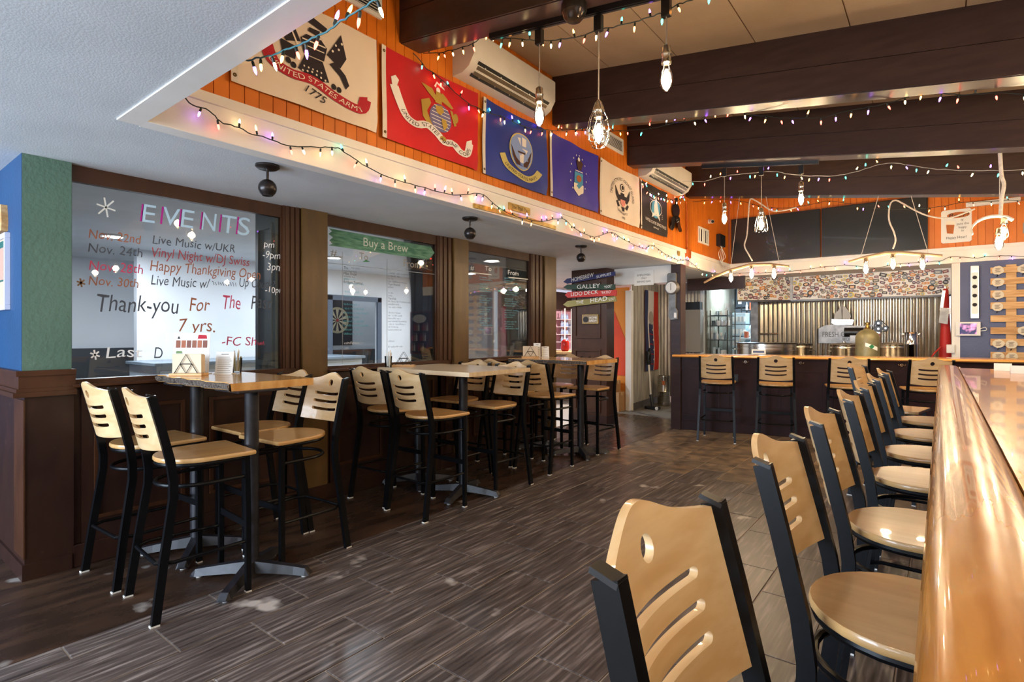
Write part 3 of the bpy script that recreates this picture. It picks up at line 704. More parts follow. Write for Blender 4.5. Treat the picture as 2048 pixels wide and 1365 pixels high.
# stronger pendants added for brightness over the near bar, outside the picture
for x, y in ((1.0, 2.665), (1.9, 2.665), (1.0, 4.6), (1.9, 4.6), (1.2, 6.13), (1.9, 7.6), (.9, 7.9)):
    pendant(x, y, 2.22, 'bare', 'added bare bulb pendant over the service side of the bar, %s' % {(1.0, 2.665): 'near row left', (1.9, 2.665): 'near row right', (1.0, 4.6): 'second row left', (1.9, 4.6): 'second row right', (1.2, 6.13): 'third row', (1.9, 7.6): 'back row right', (.9, 7.9): 'back row left'}[(x, y)], 'added pendants over the service side', 17)
for x, y in ((.9, .2), (.9, -1.4), (-1.2, -1.8)):  # globe lights added out of view for extra warm light
    e = empty('added_globe', (x, y, ZS-.14), 'added warm globe light on the low ceiling, %s' % ('above the near bar end' if y > 0 else 'behind the near bar' if x > 0 else 'by the entrance'), 'ceiling light', 'added globe lights by the entrance')
    MB().lathe([(.002, 0), (.05, .02), (.07, .06), (.05, .11), (.03, .125), (.03, .14), (.002, .14)], (x, y, ZS-.14), 16).build('globe', mat('lit_globe', (1, .8, .55, 1), .5, 0, 8), e, smooth=True)
    point('added_globe_light', (0, 0, -.06), 14, WARM, .07, e)
# driftwood chandeliers, hung on strings from the last beam
def chandelier(pts, bulbs, strings, label, y):
    P = [onY(u, v, y) for u, v in pts]; c = sum((p for p in P), Vector())/len(P)
    e = empty('driftwood_chandelier', c, label, 'chandelier', 'driftwood chandeliers before the televisions')
    rad = [.010+.014*math.sin(math.pi*(i+.4)/len(P)) for i in range(len(P))]
    MB().tube(P, rad, 8).build('branch', M_drift, e, smooth=True)
    for (u, v) in bulbs:
        p = onY(u, v, y); z = p.z+.05; top = min(P, key=lambda q: abs(q.x-p.x)).z
        socket((p.x, p.y, z), e, max(.03, top-z-.015)); edison(e, (p.x, p.y, z))
        point('bulb_light', p-c+Vector((0, 0, -.03)), 9, WARM, .04, e)
    for (u0, v0, u1, v1) in strings:
        a = onY(u0, v0, y); a.z = zbeam(a.x)-.004; MB().tube([a, onY(u1, v1, y)], .003, 5).build('string', M_rope, e)
YC = 7.93
chandelier([(1408, 566), (1430, 553), (1460, 541), (1500, 530), (1540, 529), (1578, 533)], [(1462, 552), (1503, 545), (1548, 545)], [(1479, 402, 1461, 540), (1532, 402, 1559, 528)], 'driftwood branch light with three bulbs under the left television', YC)
chandelier([(1697, 524), (1730, 515), (1770, 507), (1800, 506), (1845, 509), (1885, 512)], [(1732, 534), (1786, 524), (1845, 525)], [(1757, 402, 1721, 516), (1822, 402, 1857, 508)], 'driftwood branch light with three bulbs under the right television', YC)
def smooth_path(P, k=6):
    out = []
    for i in range(len(P)-1):
        p0, p1, p2, p3 = P[max(i-1, 0)], P[i], P[i+1], P[min(i+2, len(P)-1)]
        for q in range(k):
            t = q/k; out.append(.5*((2*p1)+(p2-p0)*t+(2*p0-5*p1+4*p2-p3)*t*t+(3*p1-p0-3*p2+p3)*t**3))
    out.append(P[-1]); return out
for pts, lb in (([(1593, 415), (1570, 421), (1545, 422), (1525, 410), (1510, 401), (1500, 400), (1497, 430), (1494, 470), (1489, 492), (1498, 510), (1505, 522)], 'loose white rope curling down in front of the left television'),
                ([(1950, 418), (1900, 436), (1860, 433), (1830, 421), (1805, 407), (1790, 401), (1780, 410), (1778, 440), (1788, 465), (1791, 482), (1786, 498)], 'loose white rope curling down in front of the right television')):
    MB().tube(smooth_path([onY(u, v, YC-.06) for u, v in pts], 5), .0085, 7).build('rope', M_rope, smooth=True, label=lb, cat='rope', group='loose ropes')
# shell-shaped lamp on a rope at the far right
c = onY(1993, 452, 6.16)
e = empty('shell_lamp', c, 'curved white plate lamp with two bulbs hanging on rope by the orange wall', 'lamp')
pl = []
for i in range(9):
    a = math.radians(200-20*i*1.05); pl.append([Vector((c.x-.02+.15*math.cos(a)*1.0, c.y+yy, c.z-.02+.11*math.sin(a))) for yy in (-.05, .05)]+[Vector((c.x-.02+.138*math.cos(a), c.y+yy, c.z-.02+.098*math.sin(a))) for yy in (.05, -.05)])
MB().loft(pl).build('plate', mat('whitewashed_wood', '#d8cdb4', .6), e, smooth=True)
for (u, v) in ((2008, 462), (1998, 482)):
    p = onY(u, v, 6.16); edison(e, (p.x, p.y, p.z+.06)); socket((p.x, p.y, p.z+.06), e, .04); point('bulb_light', p-c, 8, WARM, .04, e)
rt = onY(2000, 322, 6.16); rt.z = zbeam(rt.x)
MB().tube(smooth_path([rt, onY(2003, 350, 6.16), onY(2008, 370, 6.16), onY(2003, 400, 6.16), onY(2001, 432, 6.16)], 4), .014, 8).build('rope', M_rope, e, smooth=True)
MB().tube([rt, onY(1999, 400, 6.16)], .003, 5).build('string', M_rope, e)
# ball spotlights on the low ceiling
for (u, v), lb in (((535, 331), 'black ball spotlight on the low ceiling above the first table'), ((940, 436), 'black ball spotlight on the low ceiling above the pale table'), ((1162, 492), 'black ball spotlight on the low ceiling nearest the passage')):
    p = onZ(u, v, ZS); e = empty('ball_spotlight', (p.x, p.y, ZS), lb, 'spotlight', 'ball spotlights on the low ceiling')
    MB().lathe([(.001, -.022), (.055, -.022), (.068, -.012), (.068, 0), (.001, 0)], p, 24).build('canopy', M_bronze, e, smooth=True)
    MB().cyl((p.x, p.y, ZS-.09), (p.x, p.y, ZS-.02), .008, 10).build('stem', M_bronze, e)
    MB().lathe([(.001, .052)]+[(.052*math.cos(a), .052*math.sin(a)) for a in [math.radians(80-13*k) for k in range(11)]]+[(.03, -.046), (.001, -.040)], (p.x, p.y, ZS-.135), 20).build('ball_head', M_bronze, e, smooth=True, angle=50)
# round detector on the beam
p = onY(1148, 30, 2.568); z = zbeam(p.x)-.016
e = empty('smoke_detector', (p.x, 2.568, z), 'round dark detector on the underside of the nearest beam', 'detector')
MB().lathe([(.001, -.04), (.066, -.04), (.07, -.03), (.07, .004)], (p.x, 2.568, z), 24).build('base', M_bronze, e, smooth=True)
MB().lathe([(.001, -.085), (.04, -.082), (.058, -.06), (.066, -.04), (.001, -.04)], (p.x, 2.568, z), 24).build('dome', mat('bronze_dome', '#4a403a', .2, .8), e, smooth=True)
# ------------------------------------------------------------------ string lights
BC = [mat('bulb_purple', (.42, .12, 1, 1), .4, 0, 9), mat('bulb_teal', (.05, .85, .60, 1), .4, 0, 6), mat('bulb_amber', (1, .38, .08, 1), .4, 0, 7), mat('bulb_red', (1, .08, .05, 1), .4, 0, 7), mat('bulb_warm', (1, .72, .32, 1), .4, 0, 9)]
BM = [MB().lathe([(.001, .0), (.0045, .002), (.0058, .012), (.0045, .022), (.001, .031)], n=8).mesh('bulb', m, True) for m in BC]
HM = MB().lathe([(.004, -.018), (.0055, -.014), (.0055, .002), (.004, .003)], n=7).mesh('bulb_base', M_wire)
def garland(P, label, seed, step=.095, wire=M_wire):
    P = smooth_path(P, 4); r = random.Random(seed); n = len(P)
    P = [p+Vector((0, 0, .004*r.uniform(-1, 1))) for p in P]
    c = sum((p for p in P), Vector())/n
    e = empty('string_lights', c, label, 'string lights', 'coloured string lights')
    MB().tube(P, .0032, 5).build('wire', wire, e)
    acc = 0; k = r.randrange(5)
    for a, b in zip(P, P[1:]):
        acc += (b-a).length
        if acc > step:
            acc -= step; k += r.choice((1, 1, 2, 3)); d = Vector((r.uniform(-.5, .5), r.uniform(-.4, .4), r.choice((1, -1, -1)))).normalized()
            q = d.to_track_quat('Z', 'Y').to_euler()
            h = bpy.data.objects.new('bulb', BM[k % 5]); COL.objects.link(h); h.parent = e; h.location = b-c+d*.022; h.rotation_euler = q
            s_ = bpy.data.objects.new('bulb_base', HM); COL.objects.link(s_); s_.parent = h; s_.location = (0, 0, 0)
gX = lambda pts, X: [onX(u, v, X) for u, v in pts]
gY = lambda pts, Y: [onY(u, v, Y) for u, v in pts]
garland(gX([(363, 188), (385, 210), (420, 222), (440, 243), (470, 253), (505, 268), (545, 280), (580, 292), (612, 293), (650, 295), (676, 297), (700, 312), (735, 335), (790, 360), (830, 370), (870, 382), (905, 390), (935, 389), (961, 387), (985, 405), (1010, 424), (1045, 437), (1084, 443), (1125, 438), (1150, 458), (1189, 474), (1223, 465), (1250, 481), (1286, 497), (1303, 491), (1330, 508), (1356, 520), (1377, 522), (1406, 544), (1436, 547)], XF+.047), 'coloured string lights swagged along the white fascia', 1)
garland(gY([(483, 122), (511, 117), (525, 115), (550, 108), (574, 100), (596, 89), (617, 81), (646, 66), (674, 48), (697, 34), (721, 20), (746, 3), (775, -20)], 1.03), 'coloured string lights hanging from the low ceiling edge before the army flag', 2, .075, mat('teal_wire', '#2c6b74', .5))
garland(gY([(826, 106), (870, 106), (904, 100), (945, 88), (969, 68), (989, 62), (1001, 76), (1022, 77), (1052, 80), (1083, 81), (1122, 79), (1158, 73), (1183, 65), (1204, 59), (1234, 53), (1270, 44), (1301, 33), (1325, 26), (1349, 12), (1373, 3), (1420, -15)], 2.72), 'coloured string lights running along the nearest beam and track', 3, .08)
garland(gX([(826, 105), (842, 122), (852, 137), (870, 147), (894, 170), (914, 188), (937, 207), (959, 217), (977, 227), (1001, 232), (1034, 248), (1064, 257), (1086, 259), (1125, 262), (1160, 258), (1200, 256)], XF+.05), 'coloured string lights draped across the red and navy flags', 4)
garland(gY([(1128, 258), (1180, 263), (1240, 262), (1300, 257), (1360, 244), (1397, 239), (1444, 219), (1504, 229), (1561, 236), (1602, 236), (1642, 236), (1682, 224), (1726, 216), (1773, 207), (1810, 196), (1844, 187), (1897, 188), (1938, 189), (1991, 187), (2060, 188)], 4.60), 'coloured string lights under the second beam', 5, .10)
garland(gY([(1365, 363), (1410, 362), (1450, 352), (1500, 347), (1545, 343), (1580, 349), (1620, 352), (1660, 352), (1700, 347), (1740, 335), (1775, 327), (1810, 329), (1860, 337), (1920, 341), (1980, 341), (2060, 340)], 6.2), 'coloured string lights under the third beam', 6, .10, mat('pale_wire', '#b0a79c', .6))
garland(gY([(1385, 404), (1440, 399), (1480, 402), (1530, 414), (1580, 416), (1630, 408), (1660, 402), (1715, 411), (1760, 418), (1800, 419), (1850, 417), (1890, 412), (1930, 405), (2000, 402), (2060, 400)], 8.08), 'coloured string lights under the last beam before the televisions', 7, .13)
garland(gY([(1463, 547), (1480, 546), (1530, 546), (1580, 543), (1620, 538), (1660, 533), (1700, 531), (1750, 536), (1800, 528), (1870, 523), (1885, 521), (1900, 514), (1920, 514), (1950, 517), (1975, 513), (2010, 512), (2060, 513)], YB-.04), 'coloured string lights along the trim above the sticker hood', 8, .13)
garland(gX([(1278, 357), (1290, 372), (1300, 383), (1315, 392), (1330, 395), (1345, 400), (1362, 400), (1368, 390)], XF+.095), 'tangle of coloured string lights above the black flag', 9, .045)
# ================================================================== FLAGS
def arcmap(pts):
    """polyline (s,t) -> function of arc fraction giving point and normal"""
    P = [Vector((a, b)) for a, b in pts]; L = [0]
    for a, b in zip(P, P[1:]): L.append(L[-1]+(b-a).length)
    def f(x, y):
        d = max(0, min(1, x))*L[-1]
        for i in range(len(P)-1):
            if d <= L[i+1] or i == len(P)-2:
                t = (d-L[i])/max(1e-9, L[i+1]-L[i]); q = P[i].lerp(P[i+1], t); dr = (P[i+1]-P[i]).normalized(); n = Vector((-dr.y, dr.x)); return q+n*y
    return f
def smooth2(pts, k=8): return [(p.x, p.y) for p in smooth_path([Vector((a, b, 0)) for a, b in pts], k)]
def flag(y0, y1, z0, z1, base, label, name, wave=.004, hem=True):
    W, H = y1-y0, z1-z0; e = empty('flag', (XF+.012, (y0+y1)/2, z0), label, 'flag', 'flags on the orange wall')
    ph = y0*3
    def surf(s, t, d=0):
        # s,t in 0..1 ; gentle folds, a little deeper at the lower free corner
        w_ = wave*(math.sin(s*9+t*4+ph)+.6*math.sin(s*15-t*5+ph*2))+.010*max(0, s-.72)*max(0, .4-t)*6*math.sin(s*30+t*20)
        sag = -.012*math.sin(math.pi*s)*(1 if t > .98 else t)
        return Vector((XF+.022+w_+d, y0+W*s, z0+H*t+sag))
    nx, nz = 28, 18; b = MB(); b.v = [tuple(surf(i/nx, j/nz)) for j in range(nz+1) for i in range(nx+1)]
    b.f = [(j*(nx+1)+i, j*(nx+1)+i+1, (j+1)*(nx+1)+i+1, (j+1)*(nx+1)+i) for j in range(nz) for i in range(nx)]
    b.build('cloth', base, e, smooth=True)
    h = MB(); h.v = [tuple(surf(s, j/nz, .0035)) for j in range(nz+1) for s in (-.002, .036)]; h.f = [(2*j, 2*j+1, 2*j+3, 2*j+2) for j in range(nz)]
    hm = h.build('hoist_band', mat('canvas_band', '#ddd2c6', .8), e)
    for t in (.06, .94):
        p = surf(.018, t, .005); MB().lathe([(.004, 0), (.010, 0), (.010, .002), (.004, .002)], p, 12, 'X', True).build('grommet', mat('brass', '#8a7440', .3, 1), hm)
    def P(polys, m, d=.005, nm='print'):
        if len(polys) > 8:
            b = MB()
            for poly in polys:
                n = len(b.v); b.v += [tuple(surf(a, c, d)) for a, c in poly]; b.f.append(tuple(range(n, n+len(poly))))
            return b.build('small_print', m, e, kind='stuff')
        for i, poly in enumerate(polys):
            b = MB(); b.v = [tuple(surf(a, c, d+.0002*i)) for a, c in poly]; b.f = [tuple(range(len(poly)))]; b.build(nm, m, e)
    def T(txt, path, h, m, s0=0.0, s1=1.0, d=.008):
        cen = .5 if s0 > 0 else 0
        f = arcmap(path); vs, fs, wd = glyphs(txt); b = MB()
        for x, y in vs:
            q = f(s0+(s1-s0)*x/wd, y*h-h*cen); b.v.append(tuple(surf(q.x, q.y, d)))
        b.f = list(fs); return b.build('lettering', m, e)
    def band(path, h0, h1, m, d=.006):
        f = arcmap(path); n = 40; b = MB()
        for i in range(n+1):
            for y in (h0, h1): q = f(i/n, y); b.v.append(tuple(surf(q.x, q.y, d)))
        b.f = [(2*i, 2*i+2, 2*i+3, 2*i+1) for i in range(n)]; return b.build('scroll', m, e)
    return P, T, band
def ell(cx, cy, rx, ry, n=24, a0=0, a1=360): return [(cx+rx*math.cos(math.radians(a0+(a1-a0)*k/n)), cy+ry*math.sin(math.radians(a0+(a1-a0)*k/n))) for k in range(n)]
def mir(poly, c=.5): return [(2*c-a, b) for a, b in poly]
K = {n: mat('print_'+n, c, .75) for n, c in dict(black='#241a22', red='#b3152a', cream='#efe2cf', gold='#b3933c', white='#ece6e2', grey='#6e6790', lblue='#8fa6dc', brown='#4b2a20', yellow='#cdbd73', sky='#4f9cc0', pink='#d98a80', orange='#b5652f').items()}
def cloth(n, c1, c2): return texmat('flag_'+n, c1, c2, nscale=2, rough=.55)
# army
P, T, B = flag(1.356, 2.292, 2.686, 3.293, cloth('white', '#e2cfbb', '#eadac9'), 'white army flag with black emblem and red scroll', 'army')
P([[(.44, .52), (.58, .52), (.60, .66), (.56, .72), (.46, .72), (.42, .66)], [(.45, .51), (.57, .51), (.62, .33), (.52, .29), (.40, .35)], [(.60, .60), (.70, .86), (.745, .64), (.70, .52)], [(.42, .62), (.30, .95), (.26, .70), (.32, .56)], [(.28, .56), (.40, .55), (.38, .42), (.30, .42)], [(.62, .52), (.70, .44), (.745, .33), (.77, .38), (.74, .47), (.66, .56)], [(.44, .86), (.58, .80), (.60, .86), (.46, .93)], [(.47, .76), (.54, .74), (.55, .80), (.48, .80)]], K['black'])
P([ell(.655, .31, .018, .03, 14), ell(.695, .30, .018, .03, 14), ell(.335, .385, .018, .03, 14), ell(.37, .36, .018, .03, 14)], K['black'])
P([ell(.43+.032*k, .365-.01*abs(k-2), .007, .011, 8) for k in range(6)]+[ell(.44+.03*k, .395, .006, .010, 8) for k in range(5)]+[ell(.64+.022*k, .66+.05*(k % 2)+.02*k, .008, .013, 8) for k in range(4)]+[[(.43, .655), (.59, .655), (.59, .668), (.43, .668)], [(.44, .60), (.58, .60), (.58, .61), (.44, .61)], [(.40, .55), (.28, .90), (.287, .905), (.41, .56)]], K['cream'], .0065)
sp = smooth2([(.19, .46), (.24, .32), (.36, .27), (.50, .285), (.66, .22), (.80, .175), (.87, .19), (.895, .30)])
B(sp, -.045, .045, K['red']); T('UNITED STATES ARMY', sp, .05, K['cream'], .13, .88)
P([[(.17, .52), (.205, .40), (.235, .46), (.215, .53)], [(.86, .31), (.91, .33), (.91, .22), (.885, .25)]], K['red'])
T('1775', [(.44, .145), (.58, .095)], .075, K['black'])
# marine corps
P, T, B = flag(2.333, 3.286, 2.67, 3.285, cloth('red', '#b80f1b', '#cf1620'), 'red marine corps flag with globe and white scroll', 'marine')
P([ell(.56, .47, .115, .165, 32)], K['grey'])
P([[(.455+.01*abs(k-3), .35+.042*k), (.665-.01*abs(k-3), .34+.042*k), (.665-.01*abs(k-3), .348+.042*k), (.455+.01*abs(k-3), .358+.042*k)] for k in range(7)], K['white'], .0065)
P([[(.50, .60), (.57, .62), (.59, .56), (.55, .50), (.51, .53)], [(.56, .47), (.61, .47), (.63, .40), (.59, .33), (.57, .40)]], K['gold'], .008)
P([[(.36, .60), (.44, .66), (.46, .61), (.42, .50), (.47, .36), (.58, .28), (.57, .23), (.47, .28), (.38, .42)], [(.66, .62), (.69, .62), (.74, .46), (.71, .44)], ell(.73, .55, .03, .06, 16), [(.355, .80), (.47, .79), (.52, .70), (.50, .66), (.43, .72)], [(.58, .79), (.63, .74), (.70, .66), (.68, .64), (.57, .68), (.55, .74)], [(.51, .78), (.565, .78), (.57, .64), (.50, .64)], ell(.585, .235, .035, .03, 14)], K['gold'])
P([ell(.535, .80, .022, .035, 14), [(.49, .83), (.52, .90), (.60, .86), (.605, .835), (.52, .875), (.51, .82)]], K['white'])
sp = smooth2([(.105, .62), (.16, .45), (.22, .33), (.32, .29), (.42, .33), (.52, .27), (.60, .20), (.70, .22), (.78, .15), (.86, .16), (.895, .31)])
B(sp, -.04, .04, K['white']); T('UNITED  STATES  MARINE  CORPS', sp, .045, K['black'], .20, .93)
P([[(.08, .70), (.12, .74), (.15, .70), (.12, .58), (.09, .60)], [(.86, .32), (.92, .36), (.92, .27), (.90, .25)]], K['white'])
# navy
P, T, B = flag(3.346, 4.259, 2.665, 3.28, cloth('navy', '#1e2f86', '#2a3d9c'), 'navy blue flag with oval ship emblem and yellow scroll', 'navy', .006)
P([ell(.56, .50, .185, .27, 32)], K['yellow']); P([ell(.56, .50, .172, .255, 32)], K['lblue'], .0065)
P([[(.43, .36), (.69, .36), (.66, .29), (.47, .29)]], mat('print_sea', '#5069b4', .7), .008)
P([[(.47, .56), (.66, .55), (.63, .48), (.49, .49)], [(.49, .69), (.55, .70), (.55, .59), (.49, .59)], [(.57, .72), (.63, .70), (.63, .59), (.57, .59)], [(.53, .50), (.60, .50), (.59, .34), (.53, .34)]], K['white'], .008)
P([[(.40, .56), (.47, .40), (.53, .34), (.53, .29), (.47, .30), (.42, .40)], [(.72, .56), (.65, .40), (.59, .34), (.59, .29), (.65, .30), (.70, .40)], [(.50, .50), (.62, .50), (.615, .475), (.505, .475)]], K['brown'], .0095)
sp = smooth2([(.26, .37), (.32, .25), (.42, .18), (.56, .14), (.70, .145), (.80, .21), (.86, .30)])
B(sp, -.045, .045, K['yellow']); T('UNITED STATES NAVY', sp, .045, K['black'], .16, .88)
# air force
P, T, B = flag(4.309, 5.237, 2.67, 3.285, cloth('ultramarine', '#30249a', '#3d31ad'), 'blue air force flag with shield and ring of stars', 'air', .006)
P([[(.47, .56), (.63, .55), (.63, .38), (.55, .28), (.47, .38)]], K['sky']); P([ell(.55, .455, .045, .06, 10)], K['orange'], .0065)
P([[(.46, .37), (.64, .36), (.645, .25), (.55, .165), (.46, .26)]], K['cream'], .0062)
P([[(.50, .74), (.53, .60), (.59, .60), (.64, .73), (.60, .77), (.55, .80)]], K['brown'], .0065); P([ell(.55, .78, .025, .035, 12), [(.48, .585), (.62, .58), (.62, .565), (.48, .57)]], K['white'], .008)
P([ell(.55+.16*math.cos(math.radians(a)), .52+.33*math.sin(math.radians(a)), .010, .016, 8) for a in range(-60, 245, 24)], K['white'])
# coast guard
P, T, B = flag(5.275, 6.262, 2.665, 3.28, cloth('white2', '#e6d5c4', '#eee0d2'), 'white coast guard flag with black eagle emblem', 'coast')
T('UNITED STATES COAST GUARD', smooth2([(.26, .46), (.30, .62), (.40, .74), (.54, .78), (.68, .71), (.77, .57), (.79, .43)]), .05, K['black'])
P([ell(.54, .655, .055, .075, 24)], K['black']); P([ell(.54, .655, .043, .06, 24)], K['cream'], .0065); P([ell(.54, .655, .030, .043, 20)], K['black'], .008)
P([[(.34, .66), (.44, .50), (.50, .50), (.50, .40), (.43, .37), (.36, .48)], [(.72, .64), (.65, .50), (.58, .50), (.58, .40), (.65, .36), (.71, .46)], [(.50, .55), (.58, .55), (.60, .42), (.48, .42)], [(.37, .36), (.41, .38), (.46, .28), (.42, .26)], [(.70, .34), (.66, .36), (.60, .27), (.65, .24)], [(.50, .28), (.58, .28), (.57, .20), (.52, .20)]], K['black'])
P([[(.48, .42), (.60, .42), (.60, .34), (.54, .28), (.48, .34)]], K['pink'], .0065)
T('SEMPER PARATUS', smooth2([(.40, .20), (.52, .135), (.66, .155)]), .042, K['black']); T('1790', [(.50, .055), (.58, .045)], .045, K['black'])
# space force
P, T, B = flag(6.295, 7.130, 2.665, 3.27, cloth('black', '#211d1f', '#2b2628'), 'black space force flag with white delta, farthest along the wall', 'space')
P([ell(.53, .53, .155, .20, 28)], K['sky']); P([[(.53, .82), (.68, .28), (.545, .42), (.40, .33)]], K['white'], .0065)
ring_ = ell(.53, .55, .215, .17, 40)
P([[a, b, (.53+(b[0]-.53)*.93, .55+(b[1]-.55)*.90), (.53+(a[0]-.53)*.93, .55+(a[1]-.55)*.90)] for a, b in zip(ring_, ring_[1:]+ring_[:1])], K['white'], .008)
P([ell(.34+.03*(k % 3), .70+.05*(k//3), .008, .010, 6) for k in range(6)]+[ell(.76+.03*(k % 2), .36+.04*(k//2), .008, .010, 6) for k in range(6)], K['white'])
T('UNITED STATES SPACE FORCE', [(.14, .215), (.92, .155)], .062, K['white']); T('MMXIX', [(.45, .105), (.64, .095)], .035, K['white'])
# ================================================================== WALL AND CEILING FITTINGS
def aircon(y0, y1, z0, label):
    e = empty('air_conditioner', (XF+.10, (y0+y1)/2, z0), label, 'air conditioner', 'wall air conditioners')
    h = .30; d = .22
    prof = [(0, 0), (.10, 0), (.17, .035), (d, .11), (d, h-.02), (d-.02, h), (0, h)]
    MB().loft([[(XF+x, y, z0+z) for x, z in prof] for y in (y0, y1)]).build('housing', texmat('aged_white_plastic', '#c9c2b6', '#d4cdc2', nscale=3, rough=.4), e, smooth=True, angle=35)
    sl = MB(); n = Vector((.05, 0, .075)).normalized()
    a = Vector((XF+.105, 0, z0+.004)); b_ = Vector((XF+.205, 0, z0+.085)); o = Vector((.004, 0, -.006))
    sl.add([a+Vector((0, y0+.07, 0))+o, a+Vector((0, y1-.07, 0))+o, b_+Vector((0, y1-.07, 0))+o, b_+Vector((0, y0+.07, 0))+o], [(0, 1, 2, 3)])
    sl.build('outlet', mat('dark_outlet', '#1b1a1a', .6), e)
    for t in (.3, .65):
        p = a.lerp(b_, t)+o*2; MB().obox((p.x, (y0+y1)/2, p.z), (.010, 0, .010), (0, (y1-y0)/2-.08, 0), (.002, 0, -.002)).build('louvre', M_steel, e)
    for k in range(5):
        y = y0+.16+(y1-y0-.32)*k/4; p = a.lerp(b_, .5)+o; MB().obox((p.x, y, p.z), (.035, 0, .028), (0, .003, 0), (.004, 0, -.006)).build('vane', M_whitep, e)
aircon(3.02, 4.10, 3.33, 'wall air conditioner above the red and navy flags'); aircon(6.27, 7.50, 3.30, 'wall air conditioner above the black flag')
def vent(y0, y1, z0, z1, label, vertical=False):
    e = empty('wall_vent', (XF, (y0+y1)/2, z0), label, 'vent', 'white wall vents')
    frame_rect(MB(), y0, y1, z0, z1, XF, XF+.014, .028).build('frame', M_whitep, e)
    MB().box(XF, XF+.003, y0+.02, y1-.02, z0+.02, z1-.02).build('duct', mat('vent_dark', '#2a2522', .8), e)
    n = 8 if not vertical else 4
    for k in range(n):
        if vertical: y = y0+.035+(y1-y0-.07)*(k+.5)/n; MB().obox((XF+.007, y, (z0+z1)/2), (.005, .006, 0), (.001, -.001, 0), (0, 0, (z1-z0)/2-.03)).build('slat', M_whitep, e)
        else: z = z0+.03+(z1-z0-.06)*(k+.5)/n; MB().obox((XF+.007, (y0+y1)/2, z), (.005, 0, -.005), (0, (y1-y0)/2-.03, 0), (.001, 0, .001)).build('slat', M_whitep, e)
    MB().box(XF+.003, XF+.012, (y0+y1)/2-.008, (y0+y1)/2+.008, z0+.02, z1-.02).build('centre_bar', M_whitep, e)
vent(1.50, 2.34, 3.45, 3.66, 'white louvred vent above the army flag'); vent(5.0, 5.85, 3.45, 3.63, 'white louvred vent behind the caged pendant'); vent(8.38, 8.84, 2.77, 3.02, 'small white grille near the corner by the televisions', True)
# boat propeller
p = onX(1351, 440, XF+.03); e = empty('boat_propeller', p, 'dark boat propeller hanging beside the black flag', 'propeller')
MB().lathe([(.001, -.02), (.045, -.02), (.05, .03), (.03, .055), (.001, .06)], p, 16, 'X').build('hub', M_bronze, e, smooth=True)
for k in range(3):
    a = math.radians(90+120*k); d = Vector((0, math.cos(a), math.sin(a))); n = Vector((0, -d.z, d.y)); rg = []
    for t, w_ in ((.03, .03), (.09, .085), (.15, .095), (.20, .06), (.215, .02)): q = p+d*t; rg.append([q-n*w_+Vector((.025, 0, 0)), q+n*w_+Vector((-.005, 0, 0)), q+n*w_+Vector((-.011, 0, 0)), q-n*w_+Vector((.019, 0, 0))])
    MB().loft(rg).build('blade', M_bronze, e, smooth=True)
MB().tube([p+Vector((.01, 0, .2)), p+Vector((.01, .01, .30))], .02, 8).build('strap', M_blackp, e)
# orange conduit and box, security camera, black junction box with cables, small oval badge
e = empty('conduit', onX(1374, 505, XF+.012), 'orange painted conduit running down to a box near the corner', 'conduit')
MB().tube([onX(1373, 405, XF+.012), onX(1374, 500, XF+.012)], .012, 8).build('pipe', M_orangeflat, e, smooth=True)
q = onX(1376, 508, XF+.02); MB().box(XF, XF+.045, q.y-.06, q.y+.06, q.z-.06, q.z+.06, .004).build('box', M_orangeflat, e)
q = onX(1425, 445, XF+.06); e = empty('security_camera', q, 'small white security camera on the orange wall', 'camera')
MB().cyl((XF, q.y, q.z+.02), (XF+.03, q.y, q.z+.02), .035, 14).build('mount', M_whitep, e, smooth=True)
MB().tube([(XF+.02, q.y, q.z+.02), (XF+.08, q.y-.06, q.z)], .03, 12).build('body', M_whitep, e, smooth=True)
MB().cyl((XF+.08, q.y-.06, q.z), (XF+.086, q.y-.067, q.z), .024, 12).build('lens', M_blackp, e)
q = onX(1441, 482, XF+.03); e = empty('junction_box', q, 'black box with trailing white cables left of the television', 'electrical box')
MB().box(XF, XF+.07, q.y-.13, q.y+.13, q.z-.10, q.z+.10, .006).build('case', M_blackp, e)
for k in range(4): MB().tube(smooth_path([q+Vector((.02, -.05+.03*k, -.10)), q+Vector((.05, .1-.12*k, -.26)), q+Vector((.03, -.06+.06*k, -.36-.03*k)), q+Vector((.03, .15+.03*k, -.40)), q+Vector((.02, .45, -.42))], 5), .005, 5).build('cable', M_whitep, e)
q = onX(1357, 506, XF+.004); MB().lathe([(.001, 0), (.045, 0), (.05, .006), (.001, .006)], q, 20, 'X').build('badge', M_gold, label='small oval badge on the white fascia near the corner', cat='badge')
# gilded name boards on the fascia
a = onX(1016, 420, XF); b_ = onX(1058, 420, XF); e = empty('name_board', (XF, (a.y+b_.y)/2, a.z), 'gilt name board reading The Mail Pac on the fascia', 'sign')
MB().box(XF, XF+.014, a.y, b_.y, a.z+.003, a.z+.066, .003).build('board', M_gold, e)
lettering('The Mail Pac', lambda s, t: (XF+.0155, a.y+.03+s, a.z+.02+t), b_.y-a.y-.06, .032, mat('dark_gilt', '#5d4720', .5), e)
a = onX(947, 411, XF+.008); b_ = onX(1111, 456, XF+.008)
MB().rectsweep([(XF+.008, a.y, a.z), (XF+.008, (a.y+b_.y)/2, (a.z+b_.z)/2+.01), (XF+.008, b_.y, b_.z)], .012, .036).build('carved_stick', M_gold, label='long narrow gilt carved board on the fascia below the flags', cat='sign')
